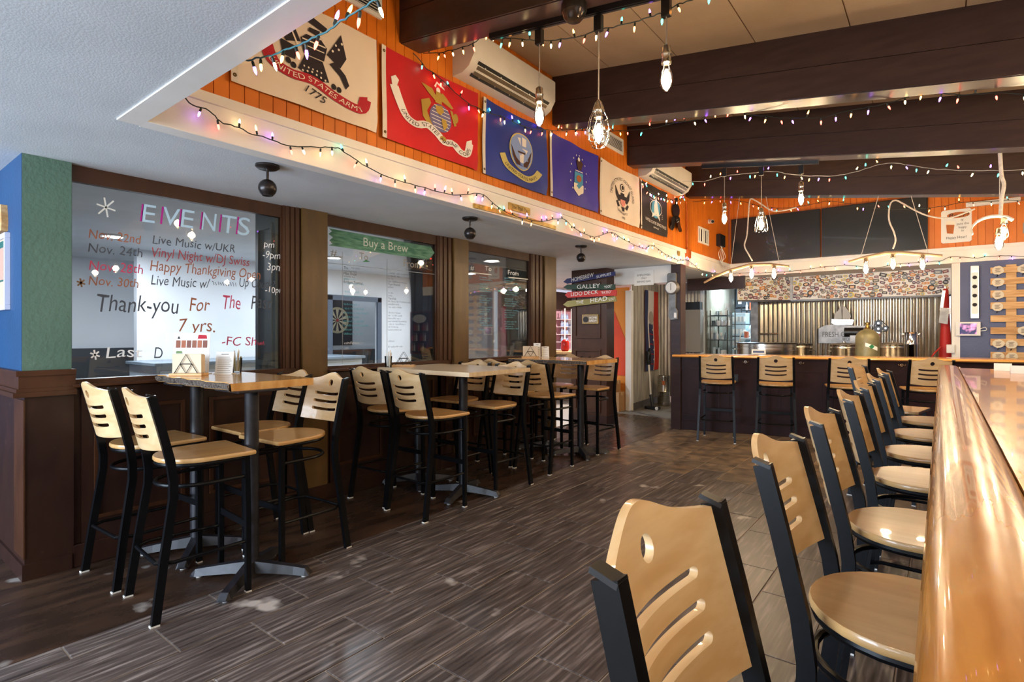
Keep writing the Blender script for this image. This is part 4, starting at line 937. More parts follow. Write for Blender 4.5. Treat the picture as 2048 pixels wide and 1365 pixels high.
# ================================================================== TELEVISIONS AND REAR WALL
for x0, x1, lb in ((-2.875, -1.515, 'left wall television, dark screen'), (-1.49, -.15, 'right wall television, dark screen')):
    e = empty('television', ((x0+x1)/2, YB-.04, 2.585), lb, 'television', 'televisions on the orange wall')
    MB().box(x0, x1, YB-.07, YB-.03, 2.585, 3.355, .003).build('bezel', M_blackp, e)
    MB().box(x0+.012, x1-.012, YB-.073, YB-.069, 2.602, 3.343).build('screen', M_screen, e)
    MB().box((x0+x1)/2-.2, (x0+x1)/2+.2, YB-.03, YB, 2.8, 3.15).build('wall_mount', M_blackp, e)
    MB().box(x0, x1, YB-.074, YB-.07, 2.583, 2.588).build('chrome_strip', M_chrome, e)
x0, x1, z0, z1 = 0.0, .335, 2.655, 3.12
e = empty('beer_sign', ((x0+x1)/2, YB-.006, z0), 'white tin sign with beer glass, Beer it puts the happy in Happy Hour', 'sign')
MB().prism([(x0+.02, z0), (x1-.02, z0), (x1, z0+.02), (x1, z1-.02), (x1-.02, z1), (x0+.02, z1), (x0, z1-.02), (x0, z0+.02)], lambda a, b, d: (a, YB-d, b), .006).build('plate', M_whitep, e)
fnp = lambda ox, oz, d=.0075: (lambda s, t: (x0+ox+s, YB-d, z0+oz+t))
MB().prism(ell(.19, .385, .125, .042, 24), lambda a, b, d: (x0+a, YB-.0065-d, z0+b), .001).build('badge_print', K['orange'], e)
lettering('Beer!', fnp(.085, .358, .009), .21, .052, M_ink, e, slant=.25)
for t, ox, oz, w_ in (('It', .22, .295, .025), ('puts the', .175, .245, .13), ('happy', .195, .195, .085), ('in', .225, .15, .025), ('Happy Hour!', .06, .055, .22)): lettering(t, fnp(ox, oz), w_, .030 if t != 'Happy Hour!' else .036, M_ink, e)
MB().prism([(.065, .14), (.135, .125), (.15, .26), (.055, .275)], lambda a, b, d: (x0+a, YB-.0065-d, z0+b), .001).build('glass_print', K['orange'], e)
MB().prism([(.05, .262), (.155, .25), (.15, .30), (.06, .31)], lambda a, b, d: (x0+a, YB-.0067-d, z0+b), .001).build('foam_print', K['cream'], e)
q = onY(2046, 458, YB-.02); MB().prism([(0, -.06), (.30, -.02), (.30, .14), (.08, .06), (0, .08)], lambda a, b, d: (q.x+a, YB-d, q.z+b), .02).build('wall_arrow', mat('grey_weathered_wood', '#9a958c', .8), label='grey weathered board on the orange wall at the picture edge', cat='sign')
q = onY(1985, 405, YB-.03); e = empty('strip_light', (q.x, YB-.03, q.z), 'white strip fixture high on the orange wall', 'light fixture')
MB().box(q.x-.28, q.x+.28, YB-.06, YB, q.z-.03, q.z+.03, .004).build('housing', M_whitep, e); MB().box(q.x-.26, q.x+.26, YB-.075, YB-.06, q.z-.02, q.z+.01, .004).build('diffuser', M_whitep, e)
# bottle-cap catcher, tablet
x0, x1 = onY(1941, 600, YB).x, onY(1957, 600, YB).x; zt, zb = onY(1950, 533, YB).z, onY(1950, 637, YB).z
e = empty('steel_wall_fixture', ((x0+x1)/2, YB, zb), 'tall narrow steel fixture with four round emblems on the blue wall', 'wall fixture')
MB().loft([[(x, y, z) for x in (x0, x1) for y in ((YB-.07, YB) if x == x0 else (YB, YB-.07))] for z in (zb, zt)]).build('body', M_steel, e)
MB().box(x0+.006, x1-.006, YB-.075, YB-.07, zb+.06, zt-.09).build('face_label', M_paper, e)
for k in range(4): MB().lathe([(.001, -.003), (.024, -.003), (.026, 0), (.001, 0)], ((x0+x1)/2, YB-.076, zt-.16-.125*k), 14, 'Y').build('emblem', M_ink, e)
a = onY(1912, 672, YB-.05); b_ = onY(1961, 644, YB-.05)
e = empty('tablet', ((a.x+b_.x)/2, YB-.05, a.z), 'white tablet with lit screen mounted by the white post', 'tablet')
MB().box(a.x, b_.x, YB-.06, YB-.045, a.z, b_.z, .003).build('case', M_whitep, e)
def screenmat():
    m = mat('tablet_screen', '#101024', .2, 0); b = m.node_tree.nodes['Principled BSDF']; n = nd(m, 'ShaderNodeTexNoise'); n.inputs['Scale'].default_value = 9
    co = nd(m, 'ShaderNodeTexCoord'); lk(m, co.outputs['Object'], n.inputs['Vector']); r = nd(m, 'ShaderNodeValToRGB'); el = r.color_ramp.elements
    el[0].position = .45; el[0].color = (.01, .01, .05, 1); el[1].position = .68; el[1].color = (1, .35, .6, 1); lk(m, n.outputs['Fac'], r.inputs[0]); lk(m, r.outputs[0], b.inputs['Emission Color']); b.inputs['Emission Strength'].default_value = 1.3; return m
MB().box(a.x+.04, b_.x-.04, YB-.0615, YB-.0595, a.z+.022, b_.z-.022).build('screen', screenmat(), e)
MB().box(a.x+.03, b_.x-.03, YB-.045, YB, a.z+.04, b_.z-.04).build('bracket', M_blackp, e)
MB().tube(smooth_path([Vector((b_.x, YB-.05, (a.z+b_.z)/2)), Vector((b_.x+.05, YB-.06, (a.z+b_.z)/2+.02)), Vector((b_.x+.06, YB-.04, (a.z+b_.z)/2-.02)), Vector((b_.x+.0, YB-.03, (a.z+b_.z)/2-.03))], 4), .005, 6).build('cable', M_whitep, e)
# pallet rack with wood-slice tags
rk = empty('pallet_rack', (1.0, YB-.03, .95), 'slatted pallet-wood rack on the blue wall', 'rack')
xl = onY(1981, 600, YB-.05).x
vx0, vx1 = onY(2012, 600, YB-.03).x, onY(2033, 600, YB-.03).x
MB().box(vx0, vx1, YB-.024, YB-.002, .95, 2.30, .002).build('upright', M_pallet, rk); MB().box(1.55, 1.68, YB-.024, YB-.002, .95, 2.30, .002).build('upright', M_pallet, rk)
SV = [(534, 546), (556, 569), (580.6, 595), (604.6, 618), (631, 644), (655, 668.6), (678, 692), (704.6, 718)]
for v0, v1 in SV:
    z1, z0 = onY(2010, v0, YB-.04).z, onY(2010, v1, YB-.04).z; MB().box(xl, 1.75, YB-.044, YB-.022, z0, z1, .002).build('slat', M_pallet, rk)
TG = [(1996, 541), (1996, 565), (1996, 590), (1995, 614), (1997, 688), (2023, 689), (1997, 713), (2024, 714), (2047, 538), (2048, 662)]
LBT = ['top left of the rack', 'second down on the left', 'third down on the left', 'fourth down on the left', 'seventh slat left', 'seventh slat right', 'bottom slat left', 'bottom slat right', 'top slat at picture edge', 'sixth slat at picture edge']
for (u, v), lb in zip(TG, LBT):
    p = onY(u, v, YB-.055); r_ = random.Random(u+v)
    e = empty('wood_slice_tag', p, 'round wood slice tag, %s' % lb, 'tag', 'wood slice tags on the pallet rack')
    out = [(p.x+.062*(1+.08*r_.uniform(-1, 1))*math.cos(k*math.pi/9), p.z+.058*(1+.08*r_.uniform(-1, 1))*math.sin(k*math.pi/9)) for k in range(18)]
    MB().prism(out, lambda a, b, d: (a, YB-.046-d, b), .014).build('slice', mat('pale_wood_slice', '#dcd0b8', .7), e)
    sc_ = MB()
    for k in range(5):
        z = p.z+.02-.012*k; sc_.add([(p.x-.03+.006*(k % 2), YB-.0612, z), (p.x+.028-.008*(k % 3), YB-.0612, z+.003), (p.x+.028-.008*(k % 3), YB-.0612, z+.008), (p.x-.03+.006*(k % 2), YB-.0612, z+.005)], [(0, 1, 2, 3)])
    sc_.build('burnt_mark', K['brown'], e)
    MB().tube([(p.x, YB-.05, p.z-.055), (p.x-.01, YB-.05, p.z-.085)], .006, 6).build('peg', M_blackp, e)
# ================================================================== WINDOW LETTERING
XG = XW-.0605
def wtext(txt, u0, v0, u1, hpx, col, win, slant=.12, jit=.06):
    a = onX(u0, v0, XG); b = onX(u1, v0, XG); h = onX(u0, v0-hpx, XG).z-a.z
    lettering(txt, lambda s, t: (XG, a.y+s, a.z+t), b.y-a.y, h, mat('marker_'+col[1:], col, .6), WIN[win], slant=slant, jit=jit)
def wline(pts, col, win, wd=.006):
    P = [onX(u, v, XG) for u, v in pts]; b = MB()
    for p, q in zip(P, P[1:]):
        d = (q-p).normalized(); n = Vector((0, -d.z, d.y))*wd/2; b.add([p-n, q-n, q+n, p+n], [(0, 1, 2, 3)])
    b.build('marker_stroke', mat('marker_'+col[1:], col, .6), WIN[win])
def star(u, v, r, col, win):
    for k in range(3):
        a = math.radians(20+60*k); wline([(u-r*math.cos(a), v-r*math.sin(a)), (u+r*math.cos(a), v+r*math.sin(a))], col, win, .009)
star(212, 415, 20, '#e9ece4', 0); star(162, 566, 9, '#8a6a4a', 0); star(190, 710, 10, '#f2f4f4', 0)
for ch, u, du in zip('EVENTS', (283, 323, 360, 402, 440, 474), (26, 34, 26, 28, 30, 24)):
    v = 443+(u-283)*.135; wtext(ch, u, v, u+du, 36, '#b9d9ee', 0, .10, 0); wtext(ch, u-4, v, u+du-9, 36, '#b0208c', 0, .10, 0) if False else None
    wline([(u-1, v), (u+3, v-35)], '#b3178d', 0, .012)
DK, OR, RD, PK, WH = '#3f4650', '#9a5a3c', '#9c3a44', '#c03a5e', '#eef1f2'
for t, u0, v0, u1, h, c in (('Nov. 22nd', 177, 476, 280, 18, OR), ('Live Music w/UKR', 305, 487, 470, 17, DK), ('Nov. 24th', 176, 504, 284, 18, DK), ('Vinyl Night w/DJ Swiss', 301, 513, 498, 19, RD), ('Nov. 28th', 178, 540, 285, 19, PK),
                            ('Happy Thankgiving Open', 300, 541, 520, 21, OR), ('Nov. 30th', 177, 570, 276, 18, OR), ('Live Music w/', 302, 570, 418, 20, DK), ('Up Chuck?', 478, 573, 548, 17, DK), ('pm', 528, 494, 548, 13, WH), ('-9pm', 525, 515, 560, 14, WH), ('3pm', 534, 540, 564, 15, WH), ('-10pm', 530, 585, 568, 12, WH),
                            ('Thank-you', 190, 622, 355, 34, DK), ('For', 379, 622, 418, 27, OR), ('The', 443, 617, 480, 27, PK), ('Past', 502, 617, 541, 27, DK), ('7 yrs.', 356, 664, 430, 26, OR), ('-FC Sh', 443, 692, 512, 18, PK), ('Last', 212, 716, 284, 22, WH), ('D', 308, 718, 324, 22, DK), ('en', 398, 712, 415, 11, DK)):
    wtext(t, u0, v0, u1, h, c, 0)
def scrawl(u, v, wpx, hpx, col, win, seed):
    a = onX(u, v, XG); w_ = onX(u+wpx, v, XG).y-a.y; h = onX(u, v-hpx, XG).z-a.z; scribble(lambda s, t: (XG, a.y+s, a.z+t), w_, h, mat('marker_'+col[1:], col, .6), WIN[win], seed=seed)
scrawl(424, 571, 48, 10, DK, 0, 61); scrawl(514, 692, 14, 10, PK, 0, 62)
# second window: painted green arrow, headings, ruled lines and name lists
def poly_on_glass(pts, m, win, d=0.0, name='painted_arrow'):
    MB().prism([(onX(u, v, XG).y, onX(u, v, XG).z) for u, v in pts], lambda a, b, e_: (XG+d+e_, a, b), .0006).build(name, m, WIN[win])
poly_on_glass([(658, 457), (664, 463), (657, 468), (666, 475), (659, 481), (665, 488), (657, 491), (850, 519), (858, 519), (869, 506), (861, 493), (845, 491)], texmat('green_arrow_paint', '#2f6b55', '#6a9c80', scale=(1, 2, 14), nscale=4, rough=.6), 1, 0, 'painted_arrow')
XG += .0008
wtext('Buy a Brew', 727, 492, 816, 17, '#cfd6c8', 1, 0, 0)
for t, u0, v0, u1, h in (('#', 661, 511, 674, 13), ('To', 719, 519, 736, 14), ('From', 807, 533, 840, 14)): wtext(t, u0, v0, u1, h, '#8f8a80', 1, 0, 0)
XG -= .0008
poly_on_glass([(725, 524), (732, 520), (740, 524)], mat('leaf_green', '#2e7d43', .6), 1, .001, 'painted_hill')
for l in ([(685, 504), (685, 728)], [(774, 518), (774, 725)], [(655, 526), (869, 549)]): wline(l, '#5b6166' if l[0][0] == 774 else '#8e959a', 1, .005)
for i, t in enumerate(('The', None, 'Mike Tindal', None, None, 'Bridges Towing')):
    w_ = (9, 26, 26, 22, 9, 38)[i]
    if t: wtext(t, 687, 538+i*5.6, 687+w_, 5, DK, 1)
    else: scrawl(687, 538+i*5.6, w_, 4.5, DK, 1, 70+i)
scrawl(702, 538, 17, 4.5, DK, 1, 69)
col2 = [45, 24, 10, 38, 'Your Friends', 10, None, 10, 11, 'The Kids', 48, 22, 27, None, 25, 28, 25, 37, 35, 20, 27, None, None, None, 13, None, 29]   # widths in pixels of lines that cannot be read
for i, t in enumerate(col2):
    if t in ('Your Friends', 'The Kids'): wtext(t, 776, 548+i*5.7, 776+min(48, 2.0*len(t)), 4.6, DK, 1)
    elif t: scrawl(776, 548+i*5.7, t, 4.2, DK, 1, 200+i)
for i in range(14):
    if i not in (2, 5): a = onX(687, 560+i*8.5, XG); scribble(lambda s, t, a=a: (XG, a.y+s, a.z+t), .16+.05*(i % 3), .022, mat('marker_teal', '#58b4c6' if True else '', .6), WIN[1], seed=i)
a = onX(688, 690, XG); scribble(lambda s, t: (XG, a.y+s, a.z+t), .20, .03, mat('marker_eef1f2', WH, .6), WIN[1], seed=40)
# third window
for t, u0, v0, u1, h in (('#', 941, 540, 948, 9), ('To', 970, 541, 983, 9), ('From', 1016, 549, 1037, 9)): wtext(t, u0, v0, u1, h, '#e4e6e4', 2, 0, 0)
wline([(941, 545), (983, 550)], '#d5d9d9', 2, .012); wline([(1017, 555), (1056, 559)], '#e4e6e4', 2, .012)
for i in range(24):
    for j, (u, w_) in enumerate(((959, .22), (1009, .27))):
        if (i*7+j*3) % 5 == 4: continue
        a = onX(u, 556+i*4.6+j*2, XG); scribble(lambda s, t, a=a: (XG, a.y+s, a.z+t), w_*(.6+.4*((i*3+j) % 4)/3), .022, mat('marker_cyan', '#6fb6cc', .6), WIN[2], seed=100+i*2+j)
ORD = ['first', 'second', 'third', 'fourth', 'fifth', 'sixth', 'seventh', 'eighth', 'ninth', 'tenth', 'eleventh', 'twelfth', 'thirteenth', 'fourteenth']
# ================================================================== FAR ROOM
dbp = onX(675, 641, -9.45)
e = empty('dartboard_cabinet', (-9.44, dbp.y, dbp.z-.5), 'black dartboard cabinet seen through the second window', 'dartboard')
MB().box(-9.495, -9.46, dbp.y-.36, dbp.y+.36, dbp.z-.5, dbp.z+.45, .004).build('backboard', M_blackp, e)
for k in range(20):
    a0, a1 = math.radians(18*k-9), math.radians(18*k+9); b = MB()
    b.add([(-9.455, dbp.y+.03*math.cos(a0), dbp.z+.03*math.sin(a0)), (-9.455, dbp.y+.22*math.cos(a0), dbp.z+.22*math.sin(a0)), (-9.455, dbp.y+.22*math.cos(a1), dbp.z+.22*math.sin(a1)), (-9.455, dbp.y+.03*math.cos(a1), dbp.z+.03*math.sin(a1))], [(0, 1, 2, 3)])
    b.build('wedge', mat('dart_cream', '#d9c9a4', .8) if k % 2 else mat('dart_black', '#1a1a1a', .8), e)
MB().lathe([(.22, 0), (.26, 0), (.26, .006), (.22, .006)], (-9.457, dbp.y, dbp.z), 32, 'X', True).build('number_ring', mat('dart_ring', '#c4b48f', .8), e)
MB().lathe([(.001, .004), (.03, .004), (.03, .008), (.001, .008)], (-9.456, dbp.y, dbp.z), 16, 'X').build('bull', mat('dart_red', '#b5302a', .8), e)
MB().box(-9.5, -9.44, 4.3, 7.4, 0, 1.05).build('wall_alcove_wainscot', mat('dark_slate_paint', '#34383c', .5), kind=S)
e = empty('white_counter', (-7.0, 3.0, 0), 'long white cabinet counter in the far room behind the events window', 'counter')
MB().box(-7.42, -6.62, 2.3, 4.95, 0, 1.02).build('body', mat('pale_cabinet', '#aebac4', .5), e); MB().box(-7.45, -6.58, 2.27, 4.98, 1.02, 1.055, .004).build('worktop', mat('slate_top', '#7d8a96', .35), e)
for k in range(4): MB().box(-6.62, -6.605, 2.33+.65*k, 2.95+.65*k, .1, .97, .003).build('cabinet_door', mat('pale_cabinet', '#aebac4', .5), e)
q = onX(190, 650, -7.4)
e = empty('double_outlet', (-8.8, 1.55, 1.45), 'small round outlet on the far white wall', 'outlet'); MB().lathe([(.001, 0), (.05, 0), (.05, .01), (.001, .01)], (-8.8, 1.55, 1.5), 16, 'X').build('plate', M_whitep, e); MB().box(-8.79, -8.786, 1.53, 1.57, 1.48, 1.52).build('socket', M_blackp, e)
# bottle picture on the reveal of the second window
x0, x1, z0, z1 = -4.385, -4.09, 1.16, 1.60; yy = 3.90
e = empty('bottle_picture', ((x0+x1)/2, yy, z0), 'red framed picture of beer bottles behind the second window', 'picture')
MB().box(x0, x1, yy-.012, yy, z0, z1, .002).build('frame', mat('reddish_frame', '#6e2f22', .5), e)
MB().box(x0+.014, x1-.014, yy-.014, yy-.012, z0+.014, z1-.014).build('backing', M_blackp, e)
MB().prism(ell((x0+x1)/2, z1-.075, .10, .045, 14), lambda a, b, d: (a, yy-.0145-d, b), .001).build('foam_print', K['cream'], e)
for r_ in range(3):
    for c_ in range(8):
        x = x0+.03+.032*c_; z = z0+.03+.105*r_
        MB().prism([(x, z), (x+.02, z), (x+.02, z+.05), (x+.013, z+.065), (x+.013, z+.085), (x+.007, z+.085), (x+.007, z+.065), (x, z+.05)], lambda a, b, d: (a, yy-.0145-d, b), .001).build('bottle_print', (K['orange'], K['red'], K['brown'], K['cream'])[(r_+c_*3) % 4], e)
# cork board and wooden plaque on the blue wall
e = empty('cork_board', (-4.56, .725, 1.51), 'white framed cork board with green poster on the blue wall', 'notice board')
for (a, b, c, d) in ((-4.86, -4.27, 1.51, 1.54), (-4.86, -4.27, 1.93, 1.96), (-4.30, -4.27, 1.54, 1.93), (-4.86, -4.83, 1.54, 1.93)): MB().box(a, b, .703, .727, c, d, .002).build('frame_rail', mat('lilac_white_frame', '#d5d6e6', .4), e)
MB().box(-4.83, -4.30, .715, .727, 1.54, 1.93).build('cork', texmat('cork', '#b39b82', '#c3ab92', nscale=90, rough=.9), e)
MB().box(-4.80, -4.325, .713, .715, 1.68, 1.92).build('poster', mat('dark_green_poster', '#1d5a52', .6), e); MB().box(-4.79, -4.36, .7118, .7128, 1.69, 1.88).build('poster_picture', mat('poster_photo', '#b98f7c', .6), e)
for k in range(7): MB().box(-4.352, -4.335, .7115, .7128, 1.70+.025*k, 1.715+.025*k).build('poster_lettering', M_paper, e)
MB().prism([(-4.9, 1.975), (-4.335, 1.975), (-4.325, 2.03), (-4.335, 2.08), (-4.35, 2.13), (-4.9, 2.14)], lambda a, b, d: (a, .728-d, b), .03).build('wood_plaque', M_pallet, label='pale wooden plaque with wavy edge above the cork board', cat='plaque')
# ================================================================== PASSAGE, SHOP, CORRIDOR
AR = [([(1127.6, 564.4), (1135, 557.8), (1231, 543.5), (1231, 551.8), (1135, 568)], '#23275f', 'navy arrow sign reading HOMEBREW supplies', [('HOMEBREW', 1143, 564.5, 1187, 8, -.15), ('SUPPLIES', 1193, 557, 1222, 5, -.15)]),
      ([(1127.6, 575), (1135.4, 569.5), (1231, 569), (1231, 579.4), (1135.4, 579.4)], '#16351f', 'dark green arrow sign reading GALLEY food', [('GALLEY', 1154, 578.2, 1200, 8, 0), ('"FOOD"', 1208, 577.5, 1224, 5, -.12)]),
      ([(1130.6, 590.4), (1136.4, 584.5), (1234, 580), (1234, 591.8), (1136.4, 596)], '#c3271d', 'red arrow sign reading LIDO DECK patio', [('LIDO DECK', 1142, 593, 1196, 7.5, -.045), ('"PATIO"', 1202, 589, 1223, 5.5, -.06)]),
      ([(1127, 610), (1136, 602.4), (1232, 593), (1234, 603), (1136, 614.5)], '#8d8242', 'olive arrow sign reading THE HEAD loo', [('THE', 1152, 609, 1167, 6.5, -.08), ('HEAD', 1181, 606, 1214, 8.5, -.09), ('"LOO"', 1217, 602.5, 1230, 4.5, -.15)])]
for i, (pts, c_, lb, txts) in enumerate(AR):
    ya = 7.43; P2 = [onY(u, v, ya) for u, v in pts]; cx_ = sum(p.x for p in P2)/5
    e = empty('arrow_sign', (cx_, ya, min(p.z for p in P2)), lb, 'sign', 'arrow signs on the brown wall end')
    MB().prism([(p.x, p.z) for p in P2], lambda a, b, d: (a, ya-d, b), .015).build('board', texmat('arrow_paint_%d' % i, c_, c_, nscale=4, rough=.55), e)
    for t, u0, v0, u1, h, sl in txts:
        a = onY(u0, v0, ya-.016); b = onY(u1, v0, ya-.016); hh = onY(u0, v0-h, ya-.016).z-a.z; k = -sl*1.0
        lettering(t, lambda s, t_, a=a, k=k: (a.x+s, ya-.0162, a.z+t_+s*k), b.x-a.x, hh, M_paper, e)
a = onY(1165, 648, 7.44); b = onY(1197, 629, 7.44)
e = empty('home_brew_plaque', ((a.x+b.x)/2, 7.44, a.z), 'small wooden plaque reading HOME BREW on the brown wall end', 'sign')
MB().box(a.x, b.x, 7.43, 7.445, a.z, b.z, .002).build('board', M_gold, e); MB().box(a.x+.01, b.x-.01, 7.4285, 7.43, a.z+.01, b.z-.01).build('face', mat('sepia_print', '#8d7a62', .7), e)
w_ = b.x-a.x
lettering('HOME', lambda s, t: (a.x+w_*.46+s, 7.428, a.z+.075+t), w_*.46, .032, M_paper, e); lettering('BREW', lambda s, t: (a.x+w_*.46+s, 7.428, a.z+.03+t), w_*.46, .032, M_paper, e)
MB().prism(ell(a.x+w_*.23, a.z+.065, .05, .045, 12), lambda p, q, d: (p, 7.4283-d, q), .0005).build('figure_print', M_ink, e)
a = onY(1268, 572, 7.70); b = onY(1307, 540, 7.70)
e = empty('employees_sign', ((a.x+b.x)/2, 7.70, a.z), 'paper sign reading EMPLOYEES ONLY BEHIND BAR', 'sign')
MB().box(a.x, b.x, 7.708, 7.711, a.z, b.z).build('paper', M_paper, e); w_ = b.x-a.x; h_ = b.z-a.z
for t, f0, f1, zz in (('EMPLOYEES', .17, .83, .64), ('ONLY', .36, .64, .42), ('BEHIND BAR', .15, .85, .20)): lettering(t, lambda s, t_, f0=f0, zz=zz: (a.x+w_*f0+s, 7.7075, a.z+h_*zz+t_), w_*(f1-f0), h_*.12, M_ink, e)
# antique hanging scale on the post
xs_, zt = -3.035, 2.24; yp = 7.66
e = empty('antique_scale', (xs_, yp, 1.57), 'antique silver hanging scale with round dial on the brown post', 'scale')
MB().prism([(xs_-.07, zt-.02), (xs_-.05, zt), (xs_+.05, zt), (xs_+.06, zt-.02), (xs_+.06, zt-.13), (xs_-.07, zt-.13)], lambda p, q, d: (p, yp-d, q), .06).build('top_housing', M_gun, e)
MB().lathe([(.001, -.09), (.085, -.09), (.10, -.075), (.10, 0), (.001, 0)], (xs_, yp, zt-.21), 24, 'Y').build('drum', M_gun, e, smooth=True)
MB().lathe([(.001, -.096), (.072, -.096), (.08, -.09), (.001, -.09)], (xs_, yp, zt-.21), 24, 'Y').build('dial', M_whitep, e); MB().box(xs_-.003, xs_+.003, yp-.099, yp-.097, zt-.25, zt-.15).build('needle', M_ink, e)
MB().prism([(xs_-.045, zt-.28), (xs_+.05, zt-.28), (xs_+.05, zt-.50), (xs_+.075, zt-.54), (xs_+.075, zt-.66), (xs_-.03, zt-.67), (xs_-.055, zt-.62)], lambda p, q, d: (p, yp-d, q), .05).build('beam_housing', M_gun, e); MB().box(xs_+.03, xs_+.065, yp-.054, yp-.05, zt-.64, zt-.57).build('gauge_label', M_paper, e)
# corridor: banner, stick vacuum, keg, cabinet, cartons
ya, yb_, z0, z1 = 9.72, 10.52, .66, 2.20
def ban(s, t, d=0): return (-4.433-.077*s+.035+.010*math.sin(t*6)+d, ya+(yb_-ya)*s, z0+(z1-z0)*t)
e = empty('sports_banner', ban(.5, 0), 'tall red, white and navy banner hanging in the corridor', 'banner')
def banpoly(pl, m, d, nm='print'):
    b = MB(); n = 14
    for i in range(n+1):
        t = i/n; lo, hi = pl(t); b.v += [tuple(ban(lo, t, d)), tuple(ban(hi, t, d))]
    b.f = [(2*i, 2*i+1, 2*i+3, 2*i+2) for i in range(n)]; b.build(nm, m, e)
wv_ = lambda t: .03*math.sin(t*9)
banpoly(lambda t: (0, 1), mat('banner_red', '#cf2f1c', .6), 0, 'cloth'); banpoly(lambda t: (0, .22+wv_(t)), mat('banner_navy', '#2d3a66', .6), .004); banpoly(lambda t: (.20+wv_(t), .62+wv_(t)), K['white'], .006); banpoly(lambda t: (.24+wv_(t), .57+wv_(t)), mat('banner_red2', '#c23325', .6), .008) if False else None
b = MB()
for s, t in ell(.42, .66, .17, .085, 22): b.v.append(tuple(ban(s, t, .010)))
b.f = [tuple(range(22))]; b.build('ball_print', mat('ball_grey', '#b4aca2', .6), e)
banpoly(lambda t: (.27+wv_(t), .57+wv_(t)) if t < .58 else (.42+wv_(t), .42+wv_(t)), mat('banner_navy', '#2d3a66', .6), .008, 'navy_figure')
for k in range(4):
    t = .52-.125*k
    for pl, m2 in (([(.50+wv_(t), t-.01), (.585+wv_(t), t-.035), (.585+wv_(t), t+.015)], K['white']), ([(.27+wv_(t), t-.052), (.57+wv_(t), t-.066), (.57+wv_(t), t-.078), (.27+wv_(t), t-.064)], K['red'])):
        b = MB(); b.v = [tuple(ban(s_, t_, .010)) for s_, t_ in pl]; b.f = [tuple(range(len(pl)))]; b.build('figure_notch', m2, e)
p = Vector((-4.12, 9.42, 0)); e = empty('stick_vacuum', p, 'black and white stick vacuum leaning in the corridor', 'vacuum')
MB().box(p.x-.13, p.x+.13, p.y-.05, p.y+.05, 0, .06, .01).build('floor_head', M_blackp, e)
MB().tube([p+Vector((0, 0, .05)), p+Vector((-.03, .02, .2)), p+Vector((-.05, .03, .26))], .028, 10).build('neck', M_blackp, e, smooth=True)
MB().tube([p+Vector((-.05, .03, .24)), p+Vector((-.12, .10, .86))], .018, 10).build('wand', M_whitep, e, smooth=True)
MB().tube([p+Vector((-.12, .10, .80)), p+Vector((-.125, .105, .92)), p+Vector((-.13, .11, 1.05))], [.04, .055, .045], 12).build('motor_body', M_blackp, e, smooth=True)
MB().tube([p+Vector((-.09, .06, .90)), p+Vector((-.05, .02, 1.0)), p+Vector((-.08, .05, 1.10)), p+Vector((-.13, .11, 1.06))], .014, 8).build('handle', M_blackp, e, smooth=True)
for s in (-1, 1): MB().cyl((p.x+s*.10, p.y-.06, .03), (p.x+s*.10, p.y-.03, .03), .03, 12).build('wheel', M_whitep if s > 0 else M_blackp, e)
p = (-4.17, 10.05, 0); e = empty('beer_keg', p, 'slim steel beer keg on the corridor floor', 'keg')
MB().lathe([(.10, .02), (.112, .0), (.118, .02), (.112, .05), (.116, .08), (.118, .26), (.122, .27), (.118, .28), (.116, .46), (.112, .50), (.118, .54), (.115, .57), (.10, .57), (.10, .53), (.03, .52)], p, 24).build('body', M_steel, e, smooth=True)
MB().lathe([(.001, .52), (.03, .52), (.03, .555), (.001, .555)], p, 14).build('valve', M_gun, e)
MB().prism([(p[0]-.03, .40), (p[0]+.04, .40), (p[0]+.04, .48), (p[0]-.03, .48)], lambda a, b, d: (a+.03, p[1]-.1125-d, b), .002).build('label', mat('orange_label', '#c9764a', .6), e)
e = empty('grey_cabinet', (-3.78, 10.5, 1.0), 'flat grey wall cabinet behind the post', 'cabinet'); MB().box(-3.98, -3.60, 10.42, 10.6, 1.02, 1.83, .003).build('body', mat('taupe_panel', '#8d867d', .5), e); MB().box(-3.90, -3.62, 10.45, 10.6, 1.83, 1.98, .003).build('top_box', M_blackp, e)
for (x, y, s, h, lb) in ((-4.56, 8.86, .22, .34, 'brown cardboard carton on the passage floor'), (-4.60, 8.84, .18, .20, 'smaller cardboard carton stacked on top in the passage')):
    z = 0 if h > .3 else .34; e = empty('carton', (x, y, z), lb, 'box', 'cardboard cartons in the passage'); MB().box(x-s/2, x+s/2, y-s/2, y+s/2, z, z+h, .003).build('box', mat('kraft_card', '#a9825a', .8), e); MB().box(x-s/2-.001, x+s/2+.001, y-.02, y+.02, z+h-.06, z+h+.001).build('tape', mat('tape', '#c9a877', .4), e)
# shop beyond the passage
MB().box(-7.3, -7.2, 9.0, 13, 1.95, ZS).build('trim_13', mat('dark_header_paint', '#2c211d', .5), kind=S)
e = empty('shop_picture', (-7.29, 11.6, 1.30), 'portrait picture between orange panels on the pink wall', 'picture'); MB().box(-7.30, -7.27, 11.38, 11.50, 1.36, 1.68).build('orange_panel', mat('panel_orange', '#c9641f', .6), e); MB().box(-7.30, -7.26, 11.52, 11.80, 1.34, 1.70, .003).build('canvas', texmat('picture_canvas', '#5f6d92', '#e2dcd6', nscale=6, rough=.6), e)
def shelf(x0, x1, y0, y1, zs, label, item, name='shelf_unit', m=None):
    e = empty(name, ((x0+x1)/2, (y0+y1)/2, zs[0]), label, 'shelf')
    for z in zs: MB().box(x0, x1, y0, y1, z-.012, z, .002).build('shelf_board', m or M_pallet, e)
    for x in (x0, x1):
        for y in (y0, y1): MB().box(x-.012, x+.012, y-.012, y+.012, 0, zs[-1]+.25).build('post', m or M_pallet, e)
    return e
shelf(-7.28, -7.0, 11.0, 11.3, [1.0, 1.18, 1.36, 1.54, 1.72], 'small bottle shelf against the pink wall', None, m=M_whitep)
